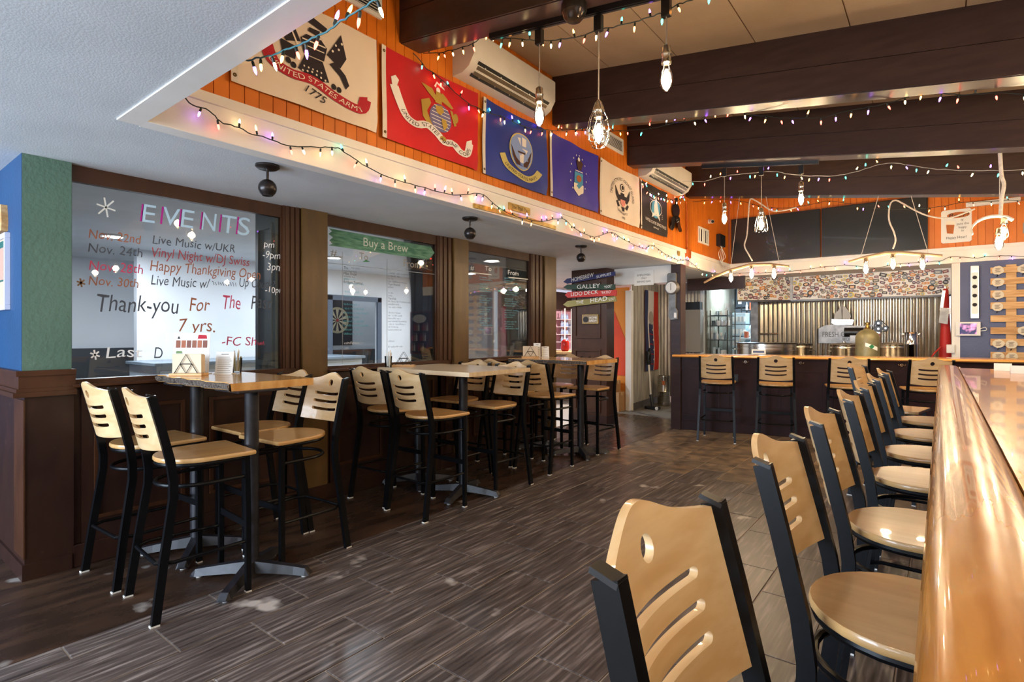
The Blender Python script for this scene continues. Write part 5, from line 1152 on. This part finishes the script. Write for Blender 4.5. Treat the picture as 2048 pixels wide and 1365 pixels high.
bt0 = MB().lathe([(.03, 0), (.033, .01), (.033, .07), (.014, .10), (.012, .13)], (0, 0, 0), 10).build('bottle', mat('blue_bottle', '#8fa3c4', .3), smooth=True, label='x', cat='bottle'); fst = [1]
for k in range(20):
    z = (1.0, 1.18, 1.36, 1.54, 1.72)[k//4]+.001; loc = (-7.1, 11.03+.075*(k % 4), z)
    o = bt0 if fst[0] else inst(bt0, 'bottle', loc)
    fst[0] = 0; o.location = loc; o['label'] = 'small pale bottle by the pink wall, %s shelf up, %s from the left' % (ORD[k//4], ORD[k % 4]); o['group'] = 'bottles on the pink wall shelf'
shelf(-7.1, -6.8, 11.85, 12.15, [.5, .8, 1.0, 1.2, 1.42], 'white shelf stacked with goods right of the picture', None, m=M_whitep)
for k, z in enumerate((.5, .8, 1.0, 1.2)): MB().box(-7.05, -6.85, 11.9, 12.1, z+.001, z+.12, .004).build('goods_box', mat('goods_%d' % (k % 2), ('#b9b4ae', '#77828f')[k % 2], .6), label='stacked goods box on the white shelf, %s from the bottom' % ('first', 'second', 'third', 'fourth')[k], cat='box', group='goods on the white shelf')
e = empty('shop_counter', (-6.2, 10.2, 0), 'brown shop counter seen through the passage', 'counter'); MB().box(-6.6, -5.9, 9.5, 10.4, 0, .95).build('body', mat('shop_brown', '#5c4534', .6), e); MB().box(-6.64, -5.86, 9.46, 10.44, .95, 1.0, .004).build('worktop', M_pallet, e)
c0 = onX(1130, 700, -6.25); MB().lathe([(.06, 0), (.085, .02), (.09, .1), (.085, .2), (.05, .24), (.02, .25)], (-6.25, c0.y, 1.0), 16).build('red_jar', mat('glossy_red', '#b02016', .2), smooth=True, label='glossy red jar on the shop counter', cat='jar')
# ================================================================== STICKER HOOD
HP = [((-2.82, 10.05), (-2.07, 10.60)), ((-2.05, 10.60), (.115, 10.60))]
hd = empty('range_hood', (-1.35, 10.5, 1.95), 'white extractor hood covered with stickers above the corrugated wall', 'hood')
m_ = MB()
m_.prism([(-2.82, 10.05), (-2.07, 10.60), (.115, 10.60), (.115, 10.84), (-2.62, 10.84), (-2.82, 10.3)], lambda a, b, d: (a, b, 1.955+d), .41); m_.build('hood_body', mat('hood_white', '#e4e1dc', .4), hd)
m_ = MB(); m_.prism([(-2.825, 10.04), (-2.07, 10.59), (.115, 10.59), (.115, 10.62), (-2.07, 10.62), (-2.825, 10.07)], lambda a, b, d: (a, b, 1.935+d), .028); m_.build('bottom_lip', mat('navy_lip', '#20283f', .3), hd)
MB().box(-2.085, -2.04, 10.575, 10.60, 1.955, 2.365).build('seam_strip', M_gun, hd)
PAL = ['#3a2f2c', '#8c2f2a', '#c3b9ac', '#2f4a66', '#5d7c52', '#d58a3a', '#20242a', '#7b8794', '#e0d8c8', '#6a3b5a', '#4c9aa8', '#a9643a', '#d9c25a', '#565049']
def two(name, c1, c2): return mat('st_%s_a' % name, c1, .5), mat('st_%s_b' % name, c2, .5)
SM = []
for i, c_ in enumerate(PAL):
    c2 = PAL[(i*5+3) % len(PAL)]; ma, mb_ = mat('sticker_%d' % i, c_, .5), mat('sticker_%d' % ((i*5+3) % len(PAL)), c2, .5)
    for shp in range(3):
        out = [ell(0, 0, .5, .5, 18), ell(0, 0, .5, .34, 18), [(-.5, -.3), (.5, -.3), (.5, .3), (-.5, .3)]][shp]; inn = [(a*(.82 if i % 3 else .6), b*(.82 if i % 3 else .6)) for a, b in out]
        inn2 = [[(-.3, .02), (.3, .02), (.3, .10), (-.3, .10)], [(-.25, -.12), (.25, -.12), (.25, -.05), (-.25, -.05)]]
        b = MB(); b.v = [(a, -.0, c) for a, c in out]+[(a, -.0012, c) for a, c in inn]; n = len(out); b.f = [tuple(range(n)), tuple(range(n, 2*n))]
        for q in inn2: k = len(b.v); b.v += [(a, -.002, c) for a, c in q]; b.f.append((k, k+1, k+2, k+3))
        me = bpy.data.meshes.new('sticker'); me.from_pydata(b.v, [], b.f); me.materials.append(ma); me.materials.append(mat('sticker_%d' % ((i+8) % len(PAL)), PAL[(i+8) % len(PAL)], .5) if i % 2 else mb_); me.materials.append(mat('sticker_8', PAL[8], .5)); me.update()
        me.polygons[1].material_index = 1; me.polygons[2].material_index = 2; me.polygons[3].material_index = 2; SM.append(me)
rs = random.Random(3); placed = []
for (p0, p1), nst in ((HP[0], 82), (HP[1], 205)):
    L = math.dist(p0, p1); ang = math.atan2(p1[1]-p0[1], p1[0]-p0[0]); cnt = 0; tries = 0
    while cnt < nst and tries < 9000:
        tries += 1; s = rs.uniform(.03, L-.03); z = rs.uniform(1.985, 2.345); d = rs.choice((.05, .06, .07, .08, .10))
        if any(abs(s-a)+0 < (d+dd)*.36 and abs(z-b) < (d+dd)*.34 and q is p0 for a, b, dd, q in placed): continue
        placed.append((s, z, d, p0)); x = p0[0]+math.cos(ang)*s; y = p0[1]+math.sin(ang)*s
        o = bpy.data.objects.new('sticker', rs.choice(SM)); COL.objects.link(o); o.parent = hd; off = .002+.0006*(cnt % 5)
        o.location = Vector((x+math.sin(ang)*off, y-math.cos(ang)*off, z))-hd.location; o.rotation_euler = (0, rs.uniform(-.35, .35), ang); o.scale = (d, 1, d); cnt += 1
# ================================================================== BREW GEAR BEHIND THE REAR BAR
e = empty('brew_table', (-1.3, 9.75, 0), 'low steel work table under the brew kettles', 'table'); MB().box(-2.6, -.05, 9.15, 10.45, .70, .74, .003).build('table_top', M_steel, e)
for x in (-2.5, -.15):
    for y in (9.25, 10.35): MB().box(x-.02, x+.02, y-.02, y+.02, 0, .70).build('leg', M_steel, e)
def kettle(u0, u1, vtop, Y, label, extra=''):
    uc = (u0+u1)/2; c = onY(uc, vtop, Y); d = ray(uc, vtop); t = Y/d[1]; r = (u1-u0)/2*t/F_PX; z0 = .74; h = c.z-z0; p = (c.x, Y, z0)
    e = empty('brew_kettle', p, label, 'kettle', 'steel brew kettles behind the rear bar')
    MB().lathe([(r*.96, 0), (r, .02), (r, h-.06), (r*1.02, h-.055), (r*1.02, h-.045), (r, h-.04), (r, h-.012), (r*1.03, h-.006), (r*1.03, h), (r*.96, h), (r*.94, h-.1)], p, 32).build('body', M_steel, e, smooth=True, angle=50)
    for a in (200, 340):
        q = Vector((c.x+r*math.cos(math.radians(a)), Y+r*math.sin(math.radians(a)), z0+h-.10)); o = Vector((math.cos(math.radians(a)), math.sin(math.radians(a)), 0)); n = Vector((-o.y, o.x, 0))
        MB().tube([q-n*.05, q-n*.05+o*.045, q+n*.05+o*.045, q+n*.05], .008, 7).build('handle', M_chrome, e, smooth=True)
    if 'lid' in extra: MB().lathe([(r*1.0, h), (r*.9, h+.015), (r*.2, h+.03), (.02, h+.035), (.02, h+.06), (.001, h+.065)], p, 28).build('lid', M_steel, e, smooth=True)
    if 'rim' in extra:
        for k in range(5): MB().lathe([(.02, 0), (.02, .012), (.001, .016)], (c.x+r*.98*math.cos(math.radians(215+28*k)), Y+r*.98*math.sin(math.radians(215+28*k)), z0+h), 10).build('clamp', M_blackp, e)
        MB().lathe([(r*1.035, h-.004), (r*1.045, h+.008), (r*.95, h+.012)], p, 32).build('black_rim', M_blackp, e, smooth=True)
    if 'plate' in extra: MB().box(c.x-.10, c.x+.10, Y-r*1.03-.01, Y-r*.99, z0+h-.16, z0+h-.09, .002).build('name_plate', M_paper, e); MB().box(c.x-.08, c.x+.08, Y-r*1.03-.012, Y-r*1.03-.009, z0+h-.14, z0+h-.11).build('name_print', mat('plate_blue', '#4a5a86', .5), e)
kettle(1478, 1586, 687, 9.42, 'wide steel brew kettle with black rim and name plate, leftmost', 'rim plate'); kettle(1574, 1622, 689, 10.2, 'second steel kettle with dark lid, partly behind the wide one', 'rim'); kettle(1664, 1712, 690, 9.85, 'small steel kettle below the zinc sign', 'lid'); kettle(1757, 1814, 689, 10.0, 'pale galvanised pot right of the gas cylinder', 'lid')
p = onY(1822, 665, 9.45); e = empty('steel_canister', (p.x, 9.45, .74), 'tall narrow steel canister with clamps', 'canister'); hh = p.z-.74
MB().lathe([(.078, 0), (.08, .01), (.08, hh*.72), (.084, hh*.73), (.084, hh*.76), (.08, hh*.77), (.08, hh-.02), (.085, hh), (.07, hh), (.068, hh-.05)], (p.x, 9.45, .74), 24).build('body', M_chrome, e, smooth=True, angle=50)
for s in (-1, 1): MB().tube([(p.x+s*.08, 9.45, .74+hh-.03), (p.x+s*.12, 9.45, .74+hh-.0), (p.x+s*.10, 9.45, .74+hh-.07)], .007, 6).build('clamp', M_steel, e, smooth=True)
p = onY(1735, 700, 8.95); e = empty('gas_cylinder', (p.x, 8.95, 0), 'olive gas cylinder with brass valve and white label', 'gas cylinder'); r = .145
MB().lathe([(r*.95, 0), (r, .02), (r, 1.30), (r*.97, 1.335), (r*.86, 1.375), (r*.6, 1.41), (.045, 1.43), (.03, 1.45)], (p.x, 8.95, 0), 28).build('tank', texmat('olive_tank', '#6f6a4e', '#8b8460', nscale=6, rough=.45, metal=.3), e, smooth=True)
MB().lathe([(.036, 1.43), (.04, 1.44), (.022, 1.47), (.022, 1.50), (.034, 1.505), (.034, 1.52), (.012, 1.53)], (p.x, 8.95, 0), 14).build('valve', mat('brass', '#8a7440', .3, 1), e, smooth=True)
lb = MB(); n = 8
for i in range(n+1): a = math.radians(-95+60*i/n); lb.v += [(p.x+(r+.002)*math.cos(a), 8.95+(r+.002)*math.sin(a), 1.20-.06*i/n), (p.x+(r+.002)*math.cos(a), 8.95+(r+.002)*math.sin(a), 1.25-.06*i/n)]
lb.f = [(2*i, 2*i+2, 2*i+3, 2*i+1) for i in range(n)]; lb.build('label', M_paper, e)
a = math.radians(-66); MB().obox((p.x+(r+.004)*math.cos(a), 8.95+(r+.004)*math.sin(a), 1.196), (.016, .008, .016), (.016, .008, -.016), (.0005, -.001, 0)).build('hazard_diamond', mat('diamond_green', '#1d7a4f', .5), e)
# zinc ship sign
sg = [onY(u, v, 10.74) for u, v in ((1637, 658), (1650, 651), (1672, 649), (1700, 652), (1730, 652), (1742, 660), (1742, 688), (1637, 687))]
e = empty('ship_sign', (sg[0].x+.4, 10.74, sg[-1].z), 'zinc ship sign with raised lettering on the corrugated wall', 'sign')
MB().prism([(p.x, p.z) for p in sg], lambda a, b, d: (a, 10.78-d, b), .035).build('hull_board', M_gun, e)
a = onY(1645, 674, 10.74); b = onY(1722, 674, 10.74); lettering('FRESH COAST', lambda s, t: (a.x+s, 10.743, a.z+t), b.x-a.x, .085, mat('sign_dark', '#37352f', .5), e)
a2 = onY(1684, 682, 10.74); b2 = onY(1711, 682, 10.74); lettering('WORKS', lambda s, t: (a2.x+s, 10.743, a2.z+t), b2.x-a2.x, .06, mat('sign_dark', '#37352f', .5), e)
sd = [onY(u, v, 10.74) for u, v in ((1663, 646), (1664, 639), (1708, 640), (1706, 646), (1704, 650), (1670, 650))]
MB().prism([(p.x, p.z) for p in sd], lambda a_, b_, d: (a_, 10.78-d, b_), .05).build('deck', M_steel, e)
for pts in ([(1668, 639), (1670, 627), (1676, 622), (1683, 624), (1684, 640)], [(1685, 640), (1685, 609), (1692, 616), (1700, 626), (1702, 634), (1698, 639)], [(1676, 622), (1683, 609), (1683, 624)]):
    P2 = [onY(u, v, 10.73) for u, v in pts]; MB().prism([(p.x, p.z) for p in P2], lambda a_, b_, d: (a_, 10.75-d, b_), .02).build('sail', mat('sail_zinc', '#8f8a82', .45, .4), e)
MB().box(onY(1742, 652, 10.74).x-.02, onY(1752, 648, 10.74).x, 10.75, 10.77, sg[4].z-.01, sg[4].z+.015).build('bowsprit', M_gun, e)
# grain mill with motor, pulleys and belt
p = onY(1708, 665, 10.3); e = empty('grain_mill', (p.x+.1, 10.3, .74), 'black grain mill with motor and belt pulleys above the kettles', 'mill')
MB().cyl((p.x-.13, 10.3, p.z), (p.x+.13, 10.3, p.z), .075, 18).build('motor', M_blackp, e, smooth=True); MB().box(p.x-.05, p.x+.05, 10.24, 10.36, .74, p.z-.05).build('stand', M_gun, e)
q1, q2, q3 = onY(1757, 647, 10.3), onY(1757, 658, 10.3), onY(1771, 657, 10.3)
for q, r_ in ((q1, .05), (q2, .055), (q3, .04)):
    w2 = MB().lathe([(.012, -.02), (r_, -.02), (r_*.9, 0), (r_, .02), (.012, .02)], q, 20, 'Y').build('pulley', M_blackp, e, smooth=True)
    MB().lathe([(.001, -.026), (.014, -.026), (.014, .026), (.001, .026)], q, 10, 'Y').build('hub', M_chrome, w2)
MB().tube([q1+Vector((-.05, 0, .01)), q1+Vector((0, 0, .055)), q1+Vector((.05, 0, .03)), q3+Vector((.045, 0, .01)), q3+Vector((.02, 0, -.045)), q2+Vector((-.03, 0, -.055)), q2+Vector((-.06, 0, 0))], .006, 6, True).build('belt', M_blackp, e, smooth=True)
MB().box(p.x+.13, q2.x+.02, 10.29, 10.31, p.z-.02, p.z+.02).build('shaft', M_steel, e)
MB().box(q2.x-.015, q2.x+.015, 10.33, 10.36, .74, q2.z-.05).build('red_lever_post', mat('glossy_red', '#b02016', .2), e)
# folded red umbrella with strap, brush, wall box
e = empty('folded_umbrella', (.05, 10.2, 0), 'folded red patio umbrella leaning by the white post', 'umbrella')
MB().lathe([(.03, .02), (.075, .25), (.085, .9), (.05, 1.6), (.035, 2.0), (.02, 2.03)], (.05, 10.2, 0), 12).build('canopy', mat('umbrella_red', '#b31f1c', .6), e, smooth=True); MB().cyl((.05, 10.2, 0), (.05, 10.2, 2.06), .014, 8).build('pole', M_steel, e)
MB().tube(smooth_path([Vector((.0, 10.1, 1.18)), Vector((-.10, 10.05, 1.05)), Vector((-.12, 10.05, .9)), Vector((-.03, 10.1, .85))], 4), .012, 6).build('strap', mat('umbrella_red', '#b31f1c', .6), e, smooth=True)
q = onY(1887, 618, 10.0); e = empty('scrub_brush', (q.x, 10.0, q.z-.2), 'steel handled scrub brush hanging by the red umbrella', 'brush')
MB().obox((q.x-.01, 10.0, q.z+.12), (.018, 0, 0), (0, .012, 0), (.015, 0, .14)).build('handle', M_steel, e); MB().obox((q.x+.005, 10.0, q.z-.10), (.05, 0, -.01), (0, .025, 0), (.01, 0, .11)).build('head', M_gun, e)
for k in range(4): MB().obox((q.x+.06, 9.985, q.z-.0-.022*k), (.022, 0, 0), (0, .008, 0), (0, 0, .008)).build('bristle_row', M_paper, e)
q = onY(1901, 698, 9.94); e = empty('switch_box', (q.x, 9.94, q.z-.06), 'small cream switch box on the white post', 'switch'); MB().box(q.x-.045, q.x+.045, 9.90, 9.95, q.z-.06, q.z+.06, .003).build('box', M_whitep, e); MB().box(q.x-.012, q.x+.012, 9.893, 9.90, q.z-.02, q.z+.02).build('toggle', M_whitep, e)
# pipe rail on the corrugated wall
MB().tube([onY(1513, 668, 10.74), onY(1557, 668, 10.74)], .012, 8).build('wall_pipe', M_steel, smooth=True, label='short steel pipe fixed across the corrugated wall', cat='pipe')
# ================================================================== STORE ROOM
MB().box(-3.55, -2.75, 12.54, 12.6, 1.95, 2.45).build('trim_14', mat('store_dark', '#3a3f45', .7), kind=S)
def wire_shelf(x0, x1, y0, y1, zs, label):
    e = empty('wire_shelf', ((x0+x1)/2, (y0+y1)/2, 0), label, 'shelf', 'wire shelves in the store room'); b = MB()
    for z in zs:
        s = MB(); s.tube([(x0, y0, z), (x1, y0, z), (x1, y1, z), (x0, y1, z)], .006, 5, True)
        k = x0
        while k < x1: s.tube([(k, y0, z), (k, y1, z)], .0025, 4); k += .04
        s.build('shelf_grid', M_blackp, e)
    for x in (x0, x1):
        for y in (y0, y1): MB().cyl((x, y, 0), (x, y, zs[-1]+.1), .011, 8).build('post', M_blackp, e)
wire_shelf(-3.52, -3.20, 10.75, 11.25, [.5, .95, 1.25, 1.52, 1.72], 'black wire shelf just behind the post'); wire_shelf(-3.30, -2.82, 12.05, 12.45, [.6, 1.05, 1.30, 1.62, 1.86], 'black wire shelf at the rear of the store room')
rs = random.Random(11); gi = 'supplies on the store room shelves'
cols_ = ['#23262a', '#c9cdd2', '#7d8f9c', '#e6e3de', '#3c4a55', '#b8532e', '#5d6a74', '#a8b8c0']
n_ = 0
for (x0, x1, y, zs) in ((-3.50, -3.22, 10.82, (.955, 1.255, 1.525)), (-3.50, -3.22, 11.0, (.955, 1.255, 1.525, 1.725)), (-3.28, -2.84, 12.1, (1.055, 1.305, 1.625)), (-3.28, -2.84, 12.28, (1.055, 1.305, 1.625, 1.865))):
    for z in zs:
        x = x0+.03; oi = 0
        while x < x1-.02:
            r_ = rs.choice((.022, .03, .036)); h = rs.uniform(.09, .2); c_ = rs.choice(cols_); kind = rs.randrange(3); loc = (x, y+rs.uniform(-.03, .03), z+.004)
            oi += 1
            lbl = '%s %s on the %s wire shelf, %s row %s, %s along' % ({'#23262a': 'black', '#c9cdd2': 'silver', '#7d8f9c': 'grey', '#e6e3de': 'white', '#3c4a55': 'slate', '#b8532e': 'rust', '#5d6a74': 'dark grey', '#a8b8c0': 'pale blue'}[c_], ('bottle', 'tin', 'jar')[kind], 'left' if x1 < -3 else 'rear', {.955: 'lower', 1.055: 'lower', 1.255: 'middle', 1.305: 'middle', 1.525: 'upper', 1.625: 'upper', 1.725: 'top', 1.865: 'top'}[z], 'front' if y in (10.82, 12.1) else 'back', ORD[oi-1])
            pr = [[(r_, 0), (r_, h*.6), (r_*.4, h*.78), (r_*.35, h), (.001, h)], [(r_, 0), (r_*1.04, .005), (r_, .01), (r_, h*.8), (r_*1.04, h*.82), (.001, h*.82)], [(r_*.9, 0), (r_, .02), (r_, h*.6), (r_*.8, h*.68), (r_*.85, h*.7), (r_*.85, h*.8), (.001, h*.8)]][kind]
            MB().lathe(pr, loc, 10).build(('bottle', 'tin', 'jar')[kind], mat('supply_'+c_[1:], c_, .35), smooth=True, label=lbl, cat=('bottle', 'tin', 'jar')[kind], group=gi); n_ += 1; x += r_*2+rs.uniform(.008, .04)
# drawers of clear cups, desk, red funnel, plastic bag, tubing
e = empty('storage_tower', (-3.17, 11.55, 0), 'tower of clear plastic drawers with glassware in the store room', 'drawers'); MB().box(-3.32, -3.05, 11.45, 11.75, 0, .6).build('base_cabinet', M_whitep, e)
for k in range(5):
    z = .6+.24*k; d_ = MB().box(-3.31, -3.06, 11.45, 11.75, z+.01, z+.225, .004).build('drawer', mat('frosted_plastic', '#c3d5de', .3), e)
    for q in range(4): MB().lathe([(.02, 0), (.026, .1), (.022, .1), (.018, .01)], (-3.28+.065*q, 11.44, z+.05), 8).build('cup', M_whitep, d_, smooth=True)
e = empty('store_desk', (-2.95, 11.3, 0), 'white desk at the right of the store room', 'desk'); MB().box(-3.03, -2.76, 11.0, 11.9, 1.26, 1.29, .003).build('desk_top', mat('cool_white', '#d5e4ea', .4), e); MB().box(-2.79, -2.76, 11.0, 11.9, 0, 1.26).build('side_panel', mat('cool_white', '#d5e4ea', .4), e); MB().box(-3.0, -2.78, 11.85, 11.9, .3, 1.26).build('back_panel', mat('cool_white', '#d5e4ea', .4), e); MB().box(-3.03, -3.0, 11.85, 11.9, 0, 1.26).build('leg', mat('cool_white', '#d5e4ea', .4), e)
MB().lathe([(.10, .16), (.09, .15), (.02, .04), (.014, 0), (.010, 0), (.016, .045), (.085, .16)], (-3.0, 12.2, 1.87), 18).build('funnel', mat('funnel_red', '#c5412b', .4), smooth=True, label='red funnel on the top of the rear wire shelf', cat='funnel')
b = MB(); rings = []
rb_ = random.Random(5)
for i in range(8):
    a = math.pi*i/7; rings.append([(-2.893+.12*math.sin(a)*math.cos(t)*(1+.12*rb_.uniform(-1, 1))+.001, 11.5+.14*math.sin(a)*math.sin(t)*(1+.12*rb_.uniform(-1, 1)), 1.44-.14*math.cos(a)) for t in [2*math.pi*k/14 for k in range(14)]])
b.loft(rings).build('plastic_bag', mat('clear_crinkled_plastic', '#c9d6dc', .15), smooth=True, label='crinkled clear plastic bag on the white desk', cat='bag')
MB().box(-2.99, -2.93, 11.1, 11.2, 1.29, 1.41, .003).build('red_white_carton', mat('rust_carton', '#c05a34', .6), label='small orange carton on the white desk', cat='carton')
MB().tube(smooth_path([Vector((-3.12, 11.3, .9)), Vector((-3.12, 11.3, 1.3)), Vector((-3.05, 11.3, 1.42)), Vector((-2.95, 11.3, 1.38)), Vector((-2.93, 11.3, 1.295))], 6), .012, 8).build('siphon_tube', M_rope, smooth=True, label='pale siphon hose looping up to the white desk', cat='hose')
for k in range(7):
    x = -3.5+.1*k; MB().box(x, x+.07, 12.53, 12.54, 2.02+.06*(k % 3), 2.09+.06*(k % 3)).build('wall_sticker', (K['white'], K['sky'], K['orange'], K['lblue'])[k % 4], label='%s sticker on the store room wall, %s from the left' % (('white', 'sky blue', 'orange', 'pale blue')[k % 4], ORD[k]), cat='sticker', group='stickers in the store room')
# ================================================================== THINGS ON THE TABLES
def facing(x, y): return math.radians(40)
def napkin_holder(x, y, z, label, full=True):
    e = empty('napkin_holder', (x, y, z), label, 'napkin holder', 'wire triangle napkin holders', rz=facing(x, y))
    MB().box(-.10, .10, -.045, .045, 0, .016, .002).build('wooden_base', M_pallet, e, local=True)
    for s in (-1, 1):
        yy_ = s*.036; b = MB(); T_ = [(-.072, yy_, .016), (0, yy_, .135), (.072, yy_, .016)]
        b.tube(T_, .0026, 5); b.tube([(-.036, yy_, .075), (.036, yy_, .075)], .0026, 5); b.tube([(-.036, yy_, .075), (0, yy_, .016), (.036, yy_, .075)], .0026, 5); b.build('wire_triangle', M_blackp, e, local=True)
    if full:
        for k in range(6): MB().box(-.088+.001*k, .090-.001*k, -.028+.0095*k, -.0195+.0095*k, .017, .138-.003*(k % 3), .003).build('napkin', mat('kraft_napkin', '#d9c7ab', .9), e, local=True)
def card(x, y, z, w_, h, label, rows, pics=False, rz=None):
    e = empty('menu_card', (x, y, z), label, 'menu', 'menus on the tables', rz=facing(x, y) if rz is None else rz)
    MB().obox((0, 0, h/2), (w_/2, 0, 0), (0, .0015, 0), (0, .012, h/2)).build('sheet', M_paper, e, local=True)
    MB().box(-w_/2-.002, w_/2+.002, -.03, .03, 0, .004).build('stand', M_whitep, e, local=True)
    f = lambda s, t, d=.003: (s-w_/2, (t-h/2)*.024/h*1.0-d, t)
    for k in range(rows):
        t = h*(.06+(.50 if pics else .78)*k/rows); b = MB(); s0, s1 = (w_*.34 if pics else w_*.12), w_*(.92-.2*((k*7) % 3)/3); b.add([f(s0, t), f(s1, t), f(s1, t+.0022), f(s0, t+.0022)], [(0, 1, 2, 3)]); b.build('text_line', mat('grey_print', '#8b8680', .8), e, local=True)
    if pics:
        for k in range(6): b = MB(); s = w_*(.07+.148*k); b.add([f(s, h*.64), f(s+w_*.12, h*.64), f(s+w_*.12, h*.82), f(s, h*.82)], [(0, 1, 2, 3)]); b.build('food_photo', mat('food_%d' % (k % 3), ('#8c4a2a', '#a5562e', '#7a3d28')[k % 3], .6), e, local=True)
        for k in range(5): b = MB(); t = h*(.10+.10*k); b.add([f(w_*.08, t), f(w_*.26, t), f(w_*.24, t+h*.06), f(w_*.09, t+h*.06)], [(0, 1, 2, 3)]); b.build('dish_photo', mat('dish_%d' % (k % 3), ('#a86b5a', '#6d8a50', '#b98a5c')[k % 3], .6), e, local=True)
        b = MB(); b.add([f(w_*.66, h*.86), f(w_*.92, h*.86), f(w_*.90, h*.95), f(w_*.68, h*.96)], [(0, 1, 2, 3)]); b.build('logo_print', K['red'], e, local=True)
        b = MB(); b.add([f(w_*.10, h*.86), f(w_*.18, h*.86), f(w_*.14, h*.93)], [(0, 1, 2)]); b.build('triangle_print', M_ink, e, local=True)
    else:
        b = MB(); b.add([f(w_*.3, h*.88), f(w_*.72, h*.88), f(w_*.72, h*.91), f(w_*.3, h*.91)], [(0, 1, 2, 3)]); b.build('heading', M_ink, e, local=True)
def utensil_glass(x, y, z, label, items):
    e = empty('glass_of_sticks', (x, y, z), label, 'glass', 'glasses on the tables')
    MB().lathe([(.028, 0), (.034, .10), (.032, .10), (.026, .006), (.001, .006)], (x, y, z), 18).build('glass', M_clear, e, smooth=True)
    for k, (c_, h) in enumerate(items):
        a = 2.4*k; MB().tube([(x+.010*math.cos(a), y+.010*math.sin(a), z+.012), (x+.026*math.cos(a), y+.026*math.sin(a), z+h)], .0055, 6).build('stick', mat('stick_'+c_[1:], c_, .6), e)
napkin_holder(-3.76, 1.49, 1.105, 'kraft napkins in a wire triangle holder on the first table'); card(-3.90, 1.56, 1.105, .235, .27, 'large menu sheet with food photos behind the napkin holder', 6, True); card(-3.74, 1.70, 1.105, .115, .145, 'small white drinks card on the first table', 9); utensil_glass(-3.78, 1.80, 1.105, 'glass of pencils and sticks on the first table', [('#d9c7ab', .15), ('#e9e4da', .16), ('#b9a34a', .12), ('#8d7a3a', .11), ('#d5cfc4', .15)])
napkin_holder(-3.88, 3.36, 1.07, 'empty wire triangle holder on the pale table', False); utensil_glass(-3.90, 3.20, 1.07, 'glass stuffed with white napkins on the pale table', [('#efece6', .155), ('#e6e2da', .14), ('#f3f1ec', .12), ('#e9e4da', .13)])
napkin_holder(-3.86, 5.30, 1.085, 'kraft napkin holder on the farthest table'); card(-3.88, 5.47, 1.085, .085, .17, 'tall white card on the farthest table', 5); card(-3.80, 5.53, 1.085, .09, .13, 'short white card with square print on the farthest table', 4)
# paper cards on the near bar
for (u, v, s, lb) in ((2006, 742, .055, 'small white folded card near the far end of the bar'), (2042, 748, .06, 'white paper slip on the bar at the picture edge')):
    p = onZ(u, v, 1.0665); e = empty('paper_card', p, lb, 'card', 'paper cards on the near bar'); MB().obox((p.x, p.y, p.z+.03), (s, 0, 0), (0, .001, 0), (0, .012, .03)).build('front_leaf', M_paper, e); MB().obox((p.x, p.y+.025, p.z+.03), (s, 0, 0), (0, .001, 0), (0, -.012, .03)).build('rear_leaf', M_paper, e)
